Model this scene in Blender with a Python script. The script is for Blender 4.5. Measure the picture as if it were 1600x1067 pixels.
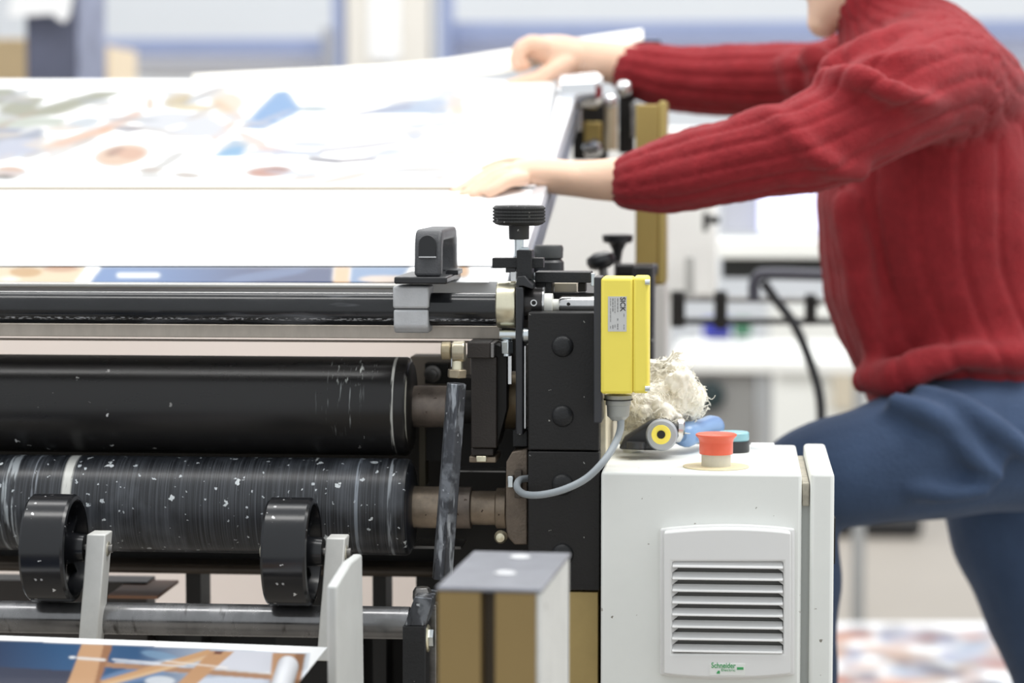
import bpy, bmesh, math, random
import numpy as np
from mathutils import Vector, Matrix, noise as mnoise

for o in list(bpy.data.objects):
    bpy.data.objects.remove(o)
S = bpy.context.scene
COL = S.collection
random.seed(7)
PI = math.pi

# ------------------------------------------------------------------ camera
F = 4000.0            # focal length in pixels of the 1600 px frame
EYE = 1.25            # height of the lens above the floor
VX, VY = 1150.0, 250.0
cam_d = bpy.data.cameras.new('camera')
cam = bpy.data.objects.new('camera', cam_d)
COL.objects.link(cam)
S.camera = cam
TH = math.atan((533.5 - VY) / F)
PS = math.atan((VX - 800.0) / F * math.cos(TH))
cam.location = (0, 0, EYE)
cam.rotation_euler = (PI / 2 - TH, 0, PS)
cam_d.sensor_width = 36.0
cam_d.lens = F / 1600 * 36
cam_d.clip_start = 0.05
cam_d.clip_end = 100
cam_d.dof.use_dof = True
cam_d.dof.focus_distance = 2.34
cam_d.dof.aperture_fstop = 4.2
CAM_M = (Matrix.Translation(cam.location) @ cam.rotation_euler.to_matrix().to_4x4())
CAM_R = cam.rotation_euler.to_matrix()

# ------------------------------------------------------------------ light
w = bpy.data.worlds.new('world')
S.world = w
w.use_nodes = True
bg = w.node_tree.nodes['Background']
bg.inputs[0].default_value = (0.93, 0.97, 1.0, 1)
bg.inputs[1].default_value = 0.57

def area(name, loc, size, power, rot=(0, 0, 0), col=(1, 1, 1)):
    l = bpy.data.lights.new(name, 'AREA')
    l.shape = 'RECTANGLE'
    l.size, l.size_y = size
    l.energy = power
    l.color = col
    o = bpy.data.objects.new(name, l)
    o.location = loc
    o.rotation_euler = rot
    COL.objects.link(o)
    return o
area('ceiling_lamp', (-0.5, 3.9, 4.2), (7.0, 0.5), 40, col=(1, .985, .96))
area('ceiling_lamp', (-0.5, 1.9, 4.2), (7.0, 0.5), 58, col=(1, .985, .96))
area('ceiling_lamp', (-0.5, 7.5, 4.6), (9.0, 0.8), 115, col=(1, .985, .96))
area('ceiling_lamp', (-0.5, 10.0, 4.8), (9.0, 0.8), 105, col=(1, .985, .96))
area('ceiling_lamp', (1.7, 2.7, 4.2), (1.6, 0.5), 42, col=(1, .985, .96))  # added fill lamp, brightens the pale housing and the person's arms
S.view_settings.view_transform = 'Standard'
S.view_settings.look = 'None'
S.view_settings.gamma = 1.0
S.view_settings.use_curve_mapping = False
S.view_settings.exposure = 0.66
S.cycles.use_denoising = True
S.cycles.max_bounces = 8

# ------------------------------------------------------------------ pixel helpers
def ray(px, py):
    v = CAM_R @ Vector(((px - 800.0) / F, -(py - 533.5) / F, -1.0))
    return v

def P(px, py, d):
    """world point seen at pixel (px,py) at world depth y = d"""
    v = ray(px, py)
    return cam.location + v * (d / v.y)

def PZ(px, py, z):
    v = ray(px, py)
    return cam.location + v * ((z - EYE) / v.z)

def R_(rpx, d):
    return rpx * d / F

SL = 0.226
def PB(px, py, off=0.0):
    """point on the inclined feed board (rises away from the camera)"""
    v = ray(px, py)
    z0 = EYE - 0.116 - SL * 2.45 + off
    t = (z0 - EYE) / (v.z - SL * v.y)
    return cam.location + v * t

# ------------------------------------------------------------------ materials
MATS = {}
def srgb(c):
    return tuple(((x / 255) / 12.92 if x / 255 <= .04045 else (((x / 255) + .055) / 1.055) ** 2.4) for x in c)

def mat(name, col, rough=.5, metal=0.0, speck=None, mottle=0.0, mscale=6.0, bump=0.0, bscale=200.0,
        stretch=(1, 1, 1), coat=0.0, emis=None, spec=.5, sheen=0, scratch=None, rvar=0.0, extra=None, trans=0):
    """col: sRGB 0-255. speck: (colour, scale, amount) little chips; scratch: (colour, scale vector, threshold)"""
    if name in MATS:
        return MATS[name]
    m = bpy.data.materials.new(name)
    m.use_nodes = True
    nt = m.node_tree
    N, L = nt.nodes, nt.links
    b = N['Principled BSDF']
    b.inputs['Roughness'].default_value = rough
    b.inputs['Metallic'].default_value = metal
    b.inputs['Specular IOR Level'].default_value = spec
    b.inputs['Coat Weight'].default_value = coat
    if trans:
        b.inputs['Transmission Weight'].default_value = trans
    if sheen:
        b.inputs['Sheen Weight'].default_value = sheen
    c = srgb(col)
    tc = N.new('ShaderNodeTexCoord')
    mp = N.new('ShaderNodeMapping')
    mp.inputs['Scale'].default_value = stretch
    L.new(tc.outputs['Object'], mp.inputs[0])
    rgb = N.new('ShaderNodeRGB')
    rgb.outputs[0].default_value = (*c, 1)
    cur = rgb.outputs[0]
    n1 = N.new('ShaderNodeTexNoise')
    n1.inputs['Scale'].default_value = mscale
    n1.inputs['Detail'].default_value = 8
    n1.inputs['Roughness'].default_value = .65
    L.new(mp.outputs[0], n1.inputs['Vector'])
    if mottle:
        mr = N.new('ShaderNodeMapRange')
        mr.inputs[1].default_value = .3
        mr.inputs[2].default_value = .7
        mr.inputs[3].default_value = 1 - mottle
        mr.inputs[4].default_value = 1 + mottle
        L.new(n1.outputs[0], mr.inputs[0])
        mx = N.new('ShaderNodeVectorMath')
        mx.operation = 'SCALE'
        L.new(cur, mx.inputs[0])
        L.new(mr.outputs[0], mx.inputs['Scale'])
        cur = mx.outputs[0]
    def over(cur, fac, colr):
        m_ = N.new('ShaderNodeMix')
        m_.data_type = 'RGBA'
        L.new(fac, m_.inputs['Factor'])
        L.new(cur, m_.inputs['A'])
        m_.inputs['B'].default_value = (*srgb(colr), 1)
        return m_.outputs['Result']
    if scratch:
        for sc_ in (scratch if isinstance(scratch, list) else [scratch]):
            scol, sv, th = sc_[:3]
            m2 = N.new('ShaderNodeMapping')
            m2.inputs['Scale'].default_value = sv
            L.new(tc.outputs['Object'], m2.inputs[0])
            n2 = N.new('ShaderNodeTexNoise')
            n2.inputs['Scale'].default_value = 1.0
            n2.inputs['Detail'].default_value = 3
            L.new(m2.outputs[0], n2.inputs['Vector'])
            r2 = N.new('ShaderNodeMapRange')
            r2.inputs[1].default_value = th
            r2.inputs[2].default_value = th + .12
            L.new(n2.outputs[0], r2.inputs[0])
            fac = r2.outputs[0]
            if len(sc_) > 3:   # box mask in object space (centre, half size) with soft edge
                cen, hs = sc_[3]
                sub = N.new('ShaderNodeVectorMath'); sub.operation = 'SUBTRACT'
                L.new(tc.outputs['Object'], sub.inputs[0]); sub.inputs[1].default_value = cen
                dv = N.new('ShaderNodeVectorMath'); dv.operation = 'DIVIDE'
                L.new(sub.outputs[0], dv.inputs[0]); dv.inputs[1].default_value = hs
                ln = N.new('ShaderNodeVectorMath'); ln.operation = 'LENGTH'
                L.new(dv.outputs[0], ln.inputs[0])
                rr = N.new('ShaderNodeMapRange')
                rr.inputs[1].default_value = 1.15; rr.inputs[2].default_value = .75
                L.new(ln.outputs['Value'], rr.inputs[0])
                mu = N.new('ShaderNodeMath'); mu.operation = 'MULTIPLY'
                L.new(fac, mu.inputs[0]); L.new(rr.outputs[0], mu.inputs[1])
                fac = mu.outputs[0]
            cur = over(cur, fac, scol)
    if speck:
        for sp in (speck if isinstance(speck, list) else [speck]):
            scol, ss, am = sp[:3]
            vo = N.new('ShaderNodeTexVoronoi')
            vo.inputs['Scale'].default_value = ss
            wn = N.new('ShaderNodeTexNoise'); wn.inputs['Scale'].default_value = ss * 2.2; wn.inputs['Detail'].default_value = 2
            L.new(tc.outputs['Object'], wn.inputs['Vector'])
            ws = N.new('ShaderNodeVectorMath'); ws.operation = 'SUBTRACT'; L.new(wn.outputs['Color'], ws.inputs[0]); ws.inputs[1].default_value = (.5, .5, .5)
            wm = N.new('ShaderNodeVectorMath'); wm.operation = 'SCALE'; L.new(ws.outputs[0], wm.inputs[0]); wm.inputs['Scale'].default_value = .9 / ss
            wa = N.new('ShaderNodeVectorMath'); wa.operation = 'ADD'; L.new(tc.outputs['Object'], wa.inputs[0]); L.new(wm.outputs[0], wa.inputs[1])
            L.new(wa.outputs[0], vo.inputs['Vector'])
            # irregular chip size from the cell colour
            sx = N.new('ShaderNodeSeparateColor')
            L.new(vo.outputs['Color'], sx.inputs[0])
            th = N.new('ShaderNodeMapRange')
            th.inputs[1].default_value = 1 - am
            th.inputs[2].default_value = 1
            th.inputs[3].default_value = 0
            th.inputs[4].default_value = sp[3] if len(sp) > 3 else .22
            L.new(sx.outputs[0], th.inputs[0])
            lt = N.new('ShaderNodeMath'); lt.operation = 'LESS_THAN'
            L.new(vo.outputs['Distance'], lt.inputs[0])
            L.new(th.outputs[0], lt.inputs[1])
            cur = over(cur, lt.outputs[0], scol)
    if extra:
        cur = extra(nt, tc, cur, over)
    L.new(cur, b.inputs['Base Color'])
    if rvar:
        rv = N.new('ShaderNodeMapRange')
        rv.inputs[1].default_value = .3; rv.inputs[2].default_value = .7
        rv.inputs[3].default_value = max(.03, rough - rvar); rv.inputs[4].default_value = rough + rvar
        L.new(n1.outputs[0], rv.inputs[0])
        L.new(rv.outputs[0], b.inputs['Roughness'])
    if bump:
        n3 = N.new('ShaderNodeTexNoise')
        n3.inputs['Scale'].default_value = bscale
        n3.inputs['Detail'].default_value = 4
        L.new(mp.outputs[0], n3.inputs['Vector'])
        bu = N.new('ShaderNodeBump')
        bu.inputs['Strength'].default_value = bump
        bu.inputs['Distance'].default_value = .002
        L.new(n3.outputs[0], bu.inputs['Height'])
        L.new(bu.outputs[0], b.inputs['Normal'])
    if emis:
        b.inputs['Emission Color'].default_value = (*srgb(emis[0]), 1)
        b.inputs['Emission Strength'].default_value = emis[1]
    MATS[name] = m
    return m

def attr_mat(name, rough=.5, spec=.5):
    m = bpy.data.materials.new(name)
    m.use_nodes = True
    nt = m.node_tree
    a = nt.nodes.new('ShaderNodeVertexColor')
    a.layer_name = 'ink'
    b = nt.nodes['Principled BSDF']
    nt.links.new(a.outputs[0], b.inputs['Base Color'])
    b.inputs['Roughness'].default_value = rough
    b.inputs['Specular IOR Level'].default_value = spec
    return m

BLK = mat('black_enamel', (31, 30, 30), .42, spec=.35, speck=[((190, 190, 185), 90, .06, .16), ((150, 150, 145), 160, .05, .2)], mottle=.2, mscale=12, rvar=.08, bump=.15, bscale=400)
BLKM = mat('black_bracket_enamel', (33, 34, 36), .45, spec=.4, speck=((170, 170, 168), 160, .05), mottle=.25, mscale=20, bump=.2, bscale=500)
DARK = mat('dark_interior', (26, 24, 22), .6, mottle=.4, mscale=8)
RUB = mat('black_plastic', (38, 39, 42), .38, mottle=.2, mscale=30)
KNOB = mat('knob_plastic', (42, 42, 42), .5, mottle=.3, mscale=60, speck=((150, 150, 148), 260, .2, .3))
CHR = mat('bright_steel', (205, 205, 205), .22, 1.0, mottle=.12, mscale=40)
ZNC = mat('zinc_plate', (215, 222, 225), .28, 1.0, mottle=.1, mscale=60)
YZN = mat('yellow_zinc', (232, 226, 200), .3, .9, mottle=.12, mscale=40)
STL = mat('worn_steel', (130, 128, 126), .34, .85, mottle=.35, mscale=25, speck=[((40, 38, 36), 110, .12)], rvar=.1, stretch=(1, 3, 3))
GST = mat('ground_steel_bar', (190, 181, 170), .42, .55, mottle=.1, mscale=30, stretch=(3, 1, 1), speck=((120, 110, 100), 90, .04))
RST = mat('rusty_steel', (150, 136, 120), .42, .65, mottle=.45, mscale=30, speck=((60, 45, 36), 150, .2), rvar=.12)
ALU = mat('cast_aluminium', (196, 197, 199), .5, .35, mottle=.1, mscale=40, bump=.15, bscale=500, speck=((120, 120, 122), 260, .06))
ALP = mat('painted_aluminium', (212, 212, 208), .5, .2, mottle=.08, mscale=30, speck=((110, 105, 98), 70, .1))
WPL = mat('white_plastic', (232, 232, 226), .4, mottle=.04)
GLD = mat('gold_anodised', (178, 156, 104), .45, .45, mottle=.12, mscale=10, speck=((90, 78, 45), 60, .05))
CAB = mat('light_grey_enamel', (235, 237, 233), .45, mottle=.045, mscale=5, speck=[((140, 136, 126), 140, .035), ((175, 172, 165), 190, .05)])
GRL = mat('grille_plastic', (232, 232, 231), .42, mottle=.02, speck=((120, 118, 112), 120, .02))
YEL = mat('yellow_housing', (255, 236, 98), .38, mottle=.03)
GRYC = mat('grey_cable', (160, 167, 172), .45, mottle=.05)
GRYP = mat('grey_gland_plastic', (170, 172, 168), .45, mottle=.05)
RED = mat('red_button_plastic', (232, 100, 74), .38, mottle=.03)
PAP = mat('white_paper', (246, 247, 248), .6, mottle=.01)

# ------------------------------------------------------------------ mesh helpers
class MB:
    def __init__(s):
        s.bm = bmesh.new()
    def box(s, x0, x1, y0, y1, z0, z1, rot=None, piv=None):
        vs = [s.bm.verts.new((x, y, z)) for x in (x0, x1) for y in (y0, y1) for z in (z0, z1)]
        for f in ((0, 1, 3, 2), (4, 6, 7, 5), (0, 4, 5, 1), (2, 3, 7, 6), (0, 2, 6, 4), (1, 5, 7, 3)):
            s.bm.faces.new([vs[i] for i in f])
        if rot is not None:
            piv = piv or Vector(((x0 + x1) / 2, (y0 + y1) / 2, (z0 + z1) / 2))
            bmesh.ops.rotate(s.bm, verts=vs, cent=piv, matrix=rot)
        return s
    def pbox(s, px0, py0, px1, py1, d, depth, rot=None):
        a = P(px0, py0, d); b = P(px1, py1, d)
        return s.box(min(a.x, b.x), max(a.x, b.x), d, d + depth, min(a.z, b.z), max(a.z, b.z), rot)
    def ring_sweep(s, rings, cap=True, close=False):
        vr = [[s.bm.verts.new(p) for p in r] for r in rings]
        n = len(vr[0])
        K = len(vr)
        for i in range(K - (0 if close else 1)):
            a, b = vr[i], vr[(i + 1) % K]
            for j in range(n):
                s.bm.faces.new((a[j], a[(j + 1) % n], b[(j + 1) % n], b[j]))
        if cap and not close:
            s.bm.faces.new(list(reversed(vr[0])))
            s.bm.faces.new(vr[-1])
        return s
    def lathe(s, o, axis, prof, n=40, mod=None, cap=True):
        """prof: list of (t along axis, radius)"""
        o = Vector(o); ax = Vector(axis).normalized()
        u = ax.orthogonal().normalized(); v = ax.cross(u)
        rings = []
        for t, r in prof:
            rr = max(r, 1e-5)
            rings.append([o + ax * t + (u * math.cos(2 * PI * k / n) + v * math.sin(2 * PI * k / n)) * (rr * (mod(k) if mod else 1)) for k in range(n)])
        return s.ring_sweep(rings, cap)
    def cyl(s, a, b, r, r2=None, n=32, ch=0.0):
        a, b = Vector(a), Vector(b); L = (b - a).length
        r2 = r if r2 is None else r2
        pr = [(0, r), (L, r2)] if not ch else [(0, r - ch), (ch, r), (L - ch, r2), (L, r2 - ch)]
        return s.lathe(a, b - a, pr, n)
    def hexa(s, a, b, r):
        return s.cyl(a, b, r, n=6)
    def tube(s, pts, r, n=14, cap=True, sub=6):
        pts = [Vector(p) for p in pts]
        q = catmull(pts, sub) if sub > 1 and len(pts) > 2 else pts
        rings = []
        up = None
        for i, p in enumerate(q):
            t = (q[min(i + 1, len(q) - 1)] - q[max(i - 1, 0)]).normalized()
            if up is None:
                up = t.orthogonal().normalized()
            up = (up - t * up.dot(t)).normalized()
            v = t.cross(up)
            rr = r(i / (len(q) - 1)) if callable(r) else r
            rings.append([p + (up * math.cos(2 * PI * k / n) + v * math.sin(2 * PI * k / n)) * rr for k in range(n)])
        return s.ring_sweep(rings, cap)
    def prism(s, pts, ext):
        ext = Vector(ext)
        a = [Vector(p) for p in pts]
        va = [s.bm.verts.new(p) for p in a]; vb = [s.bm.verts.new(p + ext) for p in a]
        n = len(a)
        s.bm.faces.new(va); s.bm.faces.new(list(reversed(vb)))
        for i in range(n):
            s.bm.faces.new((va[i], va[(i + 1) % n], vb[(i + 1) % n], vb[i]))
        return s
    def ball(s, c, r, seg=24, sc=(1, 1, 1)):
        m = Matrix.Translation(Vector(c)) @ Matrix.Diagonal((*[r * k for k in sc], 1))
        bmesh.ops.create_uvsphere(s.bm, u_segments=seg, v_segments=seg // 2, radius=1, matrix=m)
        return s
    def build(s, name, m, parent=None, bev=0.0, seg=2, sharp=35, smooth=True, recalc=True):
        if recalc:
            bmesh.ops.recalc_face_normals(s.bm, faces=s.bm.faces)
        for e in s.bm.edges:
            if len(e.link_faces) == 2 and e.calc_face_angle(0) > math.radians(sharp):
                e.smooth = False
        for f in s.bm.faces:
            f.smooth = smooth
        me = bpy.data.meshes.new(name)
        s.bm.to_mesh(me); s.bm.free()
        return link(name, me, m, parent, bev, seg)

def wloc(o):
    v = Vector((0, 0, 0))
    while o is not None:
        v = v + o.location; o = o.parent
    return v

def link(name, me, m, parent=None, bev=0.0, seg=2):
    o = bpy.data.objects.new(name, me)
    COL.objects.link(o)
    if m is not None:
        for mm in (m if isinstance(m, list) else [m]):
            me.materials.append(mm)
    # put the origin at the base centre of the mesh
    n = len(me.vertices)
    co = np.empty(n * 3, dtype=np.float32); me.vertices.foreach_get('co', co); co = co.reshape(-1, 3)
    lo, hi = co.min(0), co.max(0)
    org = Vector(((lo[0] + hi[0]) / 2, (lo[1] + hi[1]) / 2, lo[2]))
    me.transform(Matrix.Translation(-org))
    if parent is not None:
        o.parent = parent
        o.location = org - wloc(parent)
    else:
        o.location = org
    if bev:
        b = o.modifiers.new('bevel', 'BEVEL')
        b.width = bev; b.segments = seg; b.limit_method = 'ANGLE'; b.angle_limit = math.radians(40)
        b.harden_normals = False
    return o

def tag(o, label, cat, group=None, kind=None):
    if label: o['label'] = label
    if cat: o['category'] = cat
    if group: o['group'] = group
    if kind: o['kind'] = kind
    return o

def thing(name, loc, label, cat, group=None):
    o = bpy.data.objects.new(name, None)
    COL.objects.link(o)
    o.empty_display_size = .05
    o.location = loc
    return tag(o, label, cat, group)

def struct(o):
    o['kind'] = 'structure'
    return o

def catmull(p, sub):
    out = []
    n = len(p)
    for i in range(n - 1):
        p0 = p[i - 1] if i > 0 else p[i] * 2 - p[i + 1]
        p1, p2 = p[i], p[i + 1]
        p3 = p[i + 2] if i + 2 < n else p[i + 1] * 2 - p[i]
        for k in range(sub):
            t = k / sub
            out.append(.5 * ((2 * p1) + (p2 - p0) * t + (2 * p0 - 5 * p1 + 4 * p2 - p3) * t * t + (3 * p1 - p0 - 3 * p2 + p3) * t ** 3))
    out.append(p[-1])
    return out

def copy_tree(src, dloc, label=None, parent=None):
    c = src.copy()
    COL.objects.link(c)
    if parent is None:
        c.location = src.location + Vector(dloc)
        if label: c['label'] = label
    else:
        c.parent = parent
    for ch in list(src.children):
        copy_tree(ch, (0, 0, 0), None, c)
    return c

def text_obj(name, body, px0, py0, px1, py1, d, m, parent, rot=0.0, bold=0.0):
    """flat lettering facing -y that fills the pixel box; rot in degrees in the picture plane (clockwise)"""
    cu = bpy.data.curves.new(name, 'FONT')
    cu.body = body
    cu.size = 1
    cu.extrude = 0.004
    cu.offset = bold
    tmp = bpy.data.objects.new('tmp', cu)
    COL.objects.link(tmp)
    bpy.context.view_layer.update()
    me = bpy.data.meshes.new_from_object(tmp.evaluated_get(bpy.context.evaluated_depsgraph_get()))
    bpy.data.objects.remove(tmp)
    me.transform(Matrix.Rotation(math.radians(-rot), 4, 'Z'))
    n = len(me.vertices)
    co = np.empty(n * 3, dtype=np.float32); me.vertices.foreach_get('co', co); co = co.reshape(-1, 3)
    lo, hi = co.min(0), co.max(0)
    a = P(px0, py1, d); b = P(px1, py0, d)
    out = np.empty_like(co)
    out[:, 0] = a.x + (co[:, 0] - lo[0]) / (hi[0] - lo[0]) * (b.x - a.x)
    out[:, 2] = a.z + (co[:, 1] - lo[1]) / (hi[1] - lo[1]) * (b.z - a.z)
    out[:, 1] = d - (co[:, 2] - lo[2]) * 0.02
    me.vertices.foreach_set('co', out.ravel())
    me.update()
    me.name = name
    return link(name, me, m, parent)

# ------------------------------------------------------------------ the hall
FLR = mat('concrete_floor', (160, 153, 144), .55, mottle=.06, mscale=1.2, speck=((150, 142, 130), 9, .03))
WAL = mat('wall_paint', (212, 216, 221), .7, mottle=.03, mscale=.6)
struct(MB().box(-8, 8, -2, 14, -.1, 0).build('floor', FLR))
struct(MB().box(-8, 8, 12.6, 12.8, 0, 5.2).build('wall_back', WAL))
struct(MB().box(-8.2, -8, -2, 12.8, 0, 5.2).build('wall_left', WAL))
BLU = mat('blue_rail_paint', (146, 158, 192), .5, mottle=.06)
# pallet racking along the back
rack = thing('storage_rack', P(620, 60, 9.0) * 1, 'tall storage rack with white uprights and pale blue beams along the back wall', 'rack')
rack.location.z = 0
RKW = mat('rack_upright_paint', (228, 224, 216), .5, mottle=.03)
for px in (540, 612):
    a = P(px, 0, 9.0)
    MB().box(a.x, a.x + .135, 9.0, 9.12, 0, 3.2).build('upright', RKW, rack, .004)
a = P(609, 0, 8.97); MB().box(P(578, 0, 9).x, P(625, 0, 9).x, 8.98, 9.0, 1.6, 3.1).build('panel', PAP, rack)
for x0, x1 in ((519, 537), (686, 704)):
    MB().box(P(x0, 0, 9).x, P(x1, 0, 9).x, 8.99, 9.13, 0, 3.2).build('blue_edge_post', BLU, rack, .004)
for x0, x1, y0, y1 in ((165, 519, 60, 86), (704, 1700, 34, 60)):
    MB().pbox(x0, y0, x1, y1, 9.05, .06).build('beam', BLU, rack, .004)
SHM = mat('shelf_grey_sheet', (228, 229, 233), .5, mottle=.03)
MB().pbox(165, 88, 519, 112, 9.15, .8).build('shelf_front', SHM, rack)
MB().pbox(704, 64, 1700, 96, 9.15, .8).build('shelf_front', mat('shelf_lilac_sheet', (206, 212, 232), .5), rack)

# dark cabinet column at the upper left with sheet of paper on it
gc = thing('equipment_tower', Vector((P(85, 0, 6.0).x, 6.1, 0)), 'tall dark blue-grey equipment tower at the upper left behind the printed sheets', 'machine')
MB().box(P(38, 0, 6).x, P(118, 0, 6).x, 6.0, 6.27, 0, 2.6).build('tower_body', mat('tower_dark', (88, 92, 112), .5, mottle=.2, mscale=6), gc, .01)
MB().box(P(118, 0, 6).x, P(118, 0, 6).x + .006, 6.0, 6.27, 0, 2.6).build('tower_side_panel', mat('tower_side', (142, 148, 172), .5, mottle=.4, mscale=5), gc, .01)
m_ = MB()
pts = [(12, 27), (22, -40), (120, -40), (108, 25), (100, 35), (90, 30), (82, 22)]
m_.prism([P(x, y, 5.95) for x, y in pts], (0, .004, 0))
tag(m_.build('paper_sheet', PAP), 'white paper sheet hanging on the dark tower at the upper left', 'paper')
CRD = mat('cardboard', (204, 180, 140), .7, mottle=.06, mscale=10)
tag(MB().box(P(-60, 0, 6.4).x, P(42, 0, 6.4).x, 6.6, 6.96, 0, P(0, 60, 6.6).z).build('cardboard_box', CRD, None, .004), 'brown cardboard box left of the dark tower at the frame edge', 'box')
b_ = MB()
b_.prism([P(x, y, 7.0) for x, y in ((110, 72), (170, 72), (170, 964), (110, 964))], (0, .33, 0))
tag(b_.build('cardboard_box', mat('pale_cardboard', (236, 218, 190), .7)), 'pale cardboard box standing just right of the dark tower', 'box')
tag(MB().pbox(502, 40, 520, 815, 8.6, .12).build('grey_stand', mat('canister_grey', (150, 152, 160), .5), None, .02), 'blurred slim grey stand left of the rack upright', 'stand')

# ------------------------------------------------------------------ inclined board and sheets
tb = thing('feed_board', (P(500, 300, 3.0).x, 3.0, 0), 'inclined white-topped feed board under the large printed sheets', 'board')
def slab(c, th):
    b = MB()
    b.prism(c, (0, 0, -th))
    return b
slab([PB(-260, 440), PB(792, 440), PB(868, 124), PB(-260, 124)], .012).build('board_top', PAP, tb)
RAILM = mat('rail_steel', (222, 225, 230), .35, .5, mottle=.1)
MB().prism([PB(798, 425, .004), PB(812, 425, .004), PB(908, 122, .004), PB(876, 122, .004)], (0, 0, -.03)).build('side_rail', RAILM, tb, .002)
MB().prism([PB(810, 425, -.012), PB(822, 425, -.012), PB(912, 135, -.012), PB(904, 135, -.012)], (0, 0, -.03)).build('rail_lip', mat('rail_dark', (120, 126, 140), .4, .4), tb, .002)
for yy, dd in ((2.75, 0), (3.35, 0)):
    xa = P(200, 300, yy).x
    zt = EYE - 0.116 + SL * (yy - 2.45) - .04
    MB().box(xa - 1.0, P(800, 300, yy).x, yy, yy + .04, zt - .06, zt).build('cross_bar', STL, tb, .003)
    for xx in (xa - .9, P(780, 300, yy).x):
        MB().box(xx - .02, xx + .02, yy, yy + .04, 0, zt - .06).build('leg', DARK, tb, .003)

def sheet(name, corner_px, nx, ny, ops, off, label, group=None, rough=.5, base=(246, 247, 248), blur=0, mapper=None, curl=None, ink=1):
    """paper sheet: grid over a pixel-parametrised quad; the picture printed on it is painted as ink per vertex.
    corner_px: TL, TR, BL, BR. ops: (kind, data, colour[, alpha])"""
    TL, TR, BL, BR = [np.array(c, float) for c in corner_px]
    u = np.linspace(0, 1, nx)[None, :, None]; v = np.linspace(0, 1, ny)[:, None, None]
    px = (TL * (1 - u) + TR * u) * (1 - v) + (BL * (1 - u) + BR * u) * v
    X, Y = px[..., 0], px[..., 1]
    C = np.zeros((ny, nx, 3)); C[:] = srgb(base)
    for op in ops:
        k, dat, col = op[:3]
        al = op[3] if len(op) > 3 else 1.0
        if k == 'poly':
            pts = dat
            ins = np.zeros(X.shape, bool)
            j = len(pts) - 1
            for i in range(len(pts)):
                xi, yi = pts[i]; xj, yj = pts[j]
                if yi != yj:
                    cnd = ((yi > Y) != (yj > Y)) & (X < (xj - xi) * (Y - yi) / (yj - yi) + xi)
                    ins ^= cnd
                j = i
            M = ins.astype(float)
        elif k == 'ell':
            cx, cy, rx, ry, rot = dat
            a = math.radians(rot)
            dx, dy = X - cx, Y - cy
            q = ((dx * math.cos(a) + dy * math.sin(a)) / rx) ** 2 + ((-dx * math.sin(a) + dy * math.cos(a)) / ry) ** 2
            M = np.clip((1.15 - q) / .4, 0, 1)
        elif k == 'line':
            (x0, y0), (x1, y1), wd = dat
            L2 = (x1 - x0) ** 2 + (y1 - y0) ** 2
            t = np.clip(((X - x0) * (x1 - x0) + (Y - y0) * (y1 - y0)) / L2, 0, 1)
            dd = np.hypot(X - x0 - t * (x1 - x0), Y - y0 - t * (y1 - y0))
            M = np.clip((wd - dd) / max(.8, wd * .3), 0, 1)
        elif k == 'gradx':
            x0, x1, pts = dat
            M = np.clip((X - x0) / (x1 - x0), 0, 1)
            if pts is not None:
                ins = np.zeros(X.shape, bool); j = len(pts) - 1
                for i in range(len(pts)):
                    xi, yi = pts[i]; xj, yj = pts[j]
                    if yi != yj:
                        ins ^= ((yi > Y) != (yj > Y)) & (X < (xj - xi) * (Y - yi) / (yj - yi) + xi)
                    j = i
                M = M * ins
        M = (M * al)[..., None]
        C = C * (1 - M) + np.array(srgb(col)) * M
    for _ in range(blur):
        Cp = np.pad(C, ((1, 1), (1, 1), (0, 0)), 'edge')
        C = (Cp[:-2, 1:-1] + Cp[2:, 1:-1] + Cp[1:-1, :-2] + Cp[1:-1, 2:] + C * 2) / 6
    if ink != 1:
        # ink density: saturated tones print denser than the bare paper
        b0 = np.array(srgb(base)); lum = C.mean(-1, keepdims=True)
        m_ = np.clip((.925 - lum) / .10, 0, 1)
        C = C * (1 - m_) + (C / ink) * m_
    vs = []
    for i in range(ny):
        for j in range(nx):
            p = mapper(X[i, j], Y[i, j]) if mapper else PB(X[i, j], Y[i, j], off)
            if curl: p = p + curl(j / (nx - 1), i / (ny - 1))
            vs.append(p[:])
    fs = [(i * nx + j, (i + 1) * nx + j, (i + 1) * nx + j + 1, i * nx + j + 1) for i in range(ny - 1) for j in range(nx - 1)]
    me = bpy.data.meshes.new(name)
    me.from_pydata(vs, [], fs)
    ca = me.color_attributes.new('ink', 'FLOAT_COLOR', 'POINT')
    ca.data.foreach_set('color', np.concatenate([C, np.ones((ny, nx, 1))], -1).astype(np.float32).ravel())
    for p_ in me.polygons: p_.use_smooth = True
    o = link(name, me, attr_mat(name + '_ink', rough))
    so = o.modifiers.new('thick', 'SOLIDIFY'); so.thickness = .0006; so.offset = -1
    return tag(o, label, 'paper sheet', group)

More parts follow.
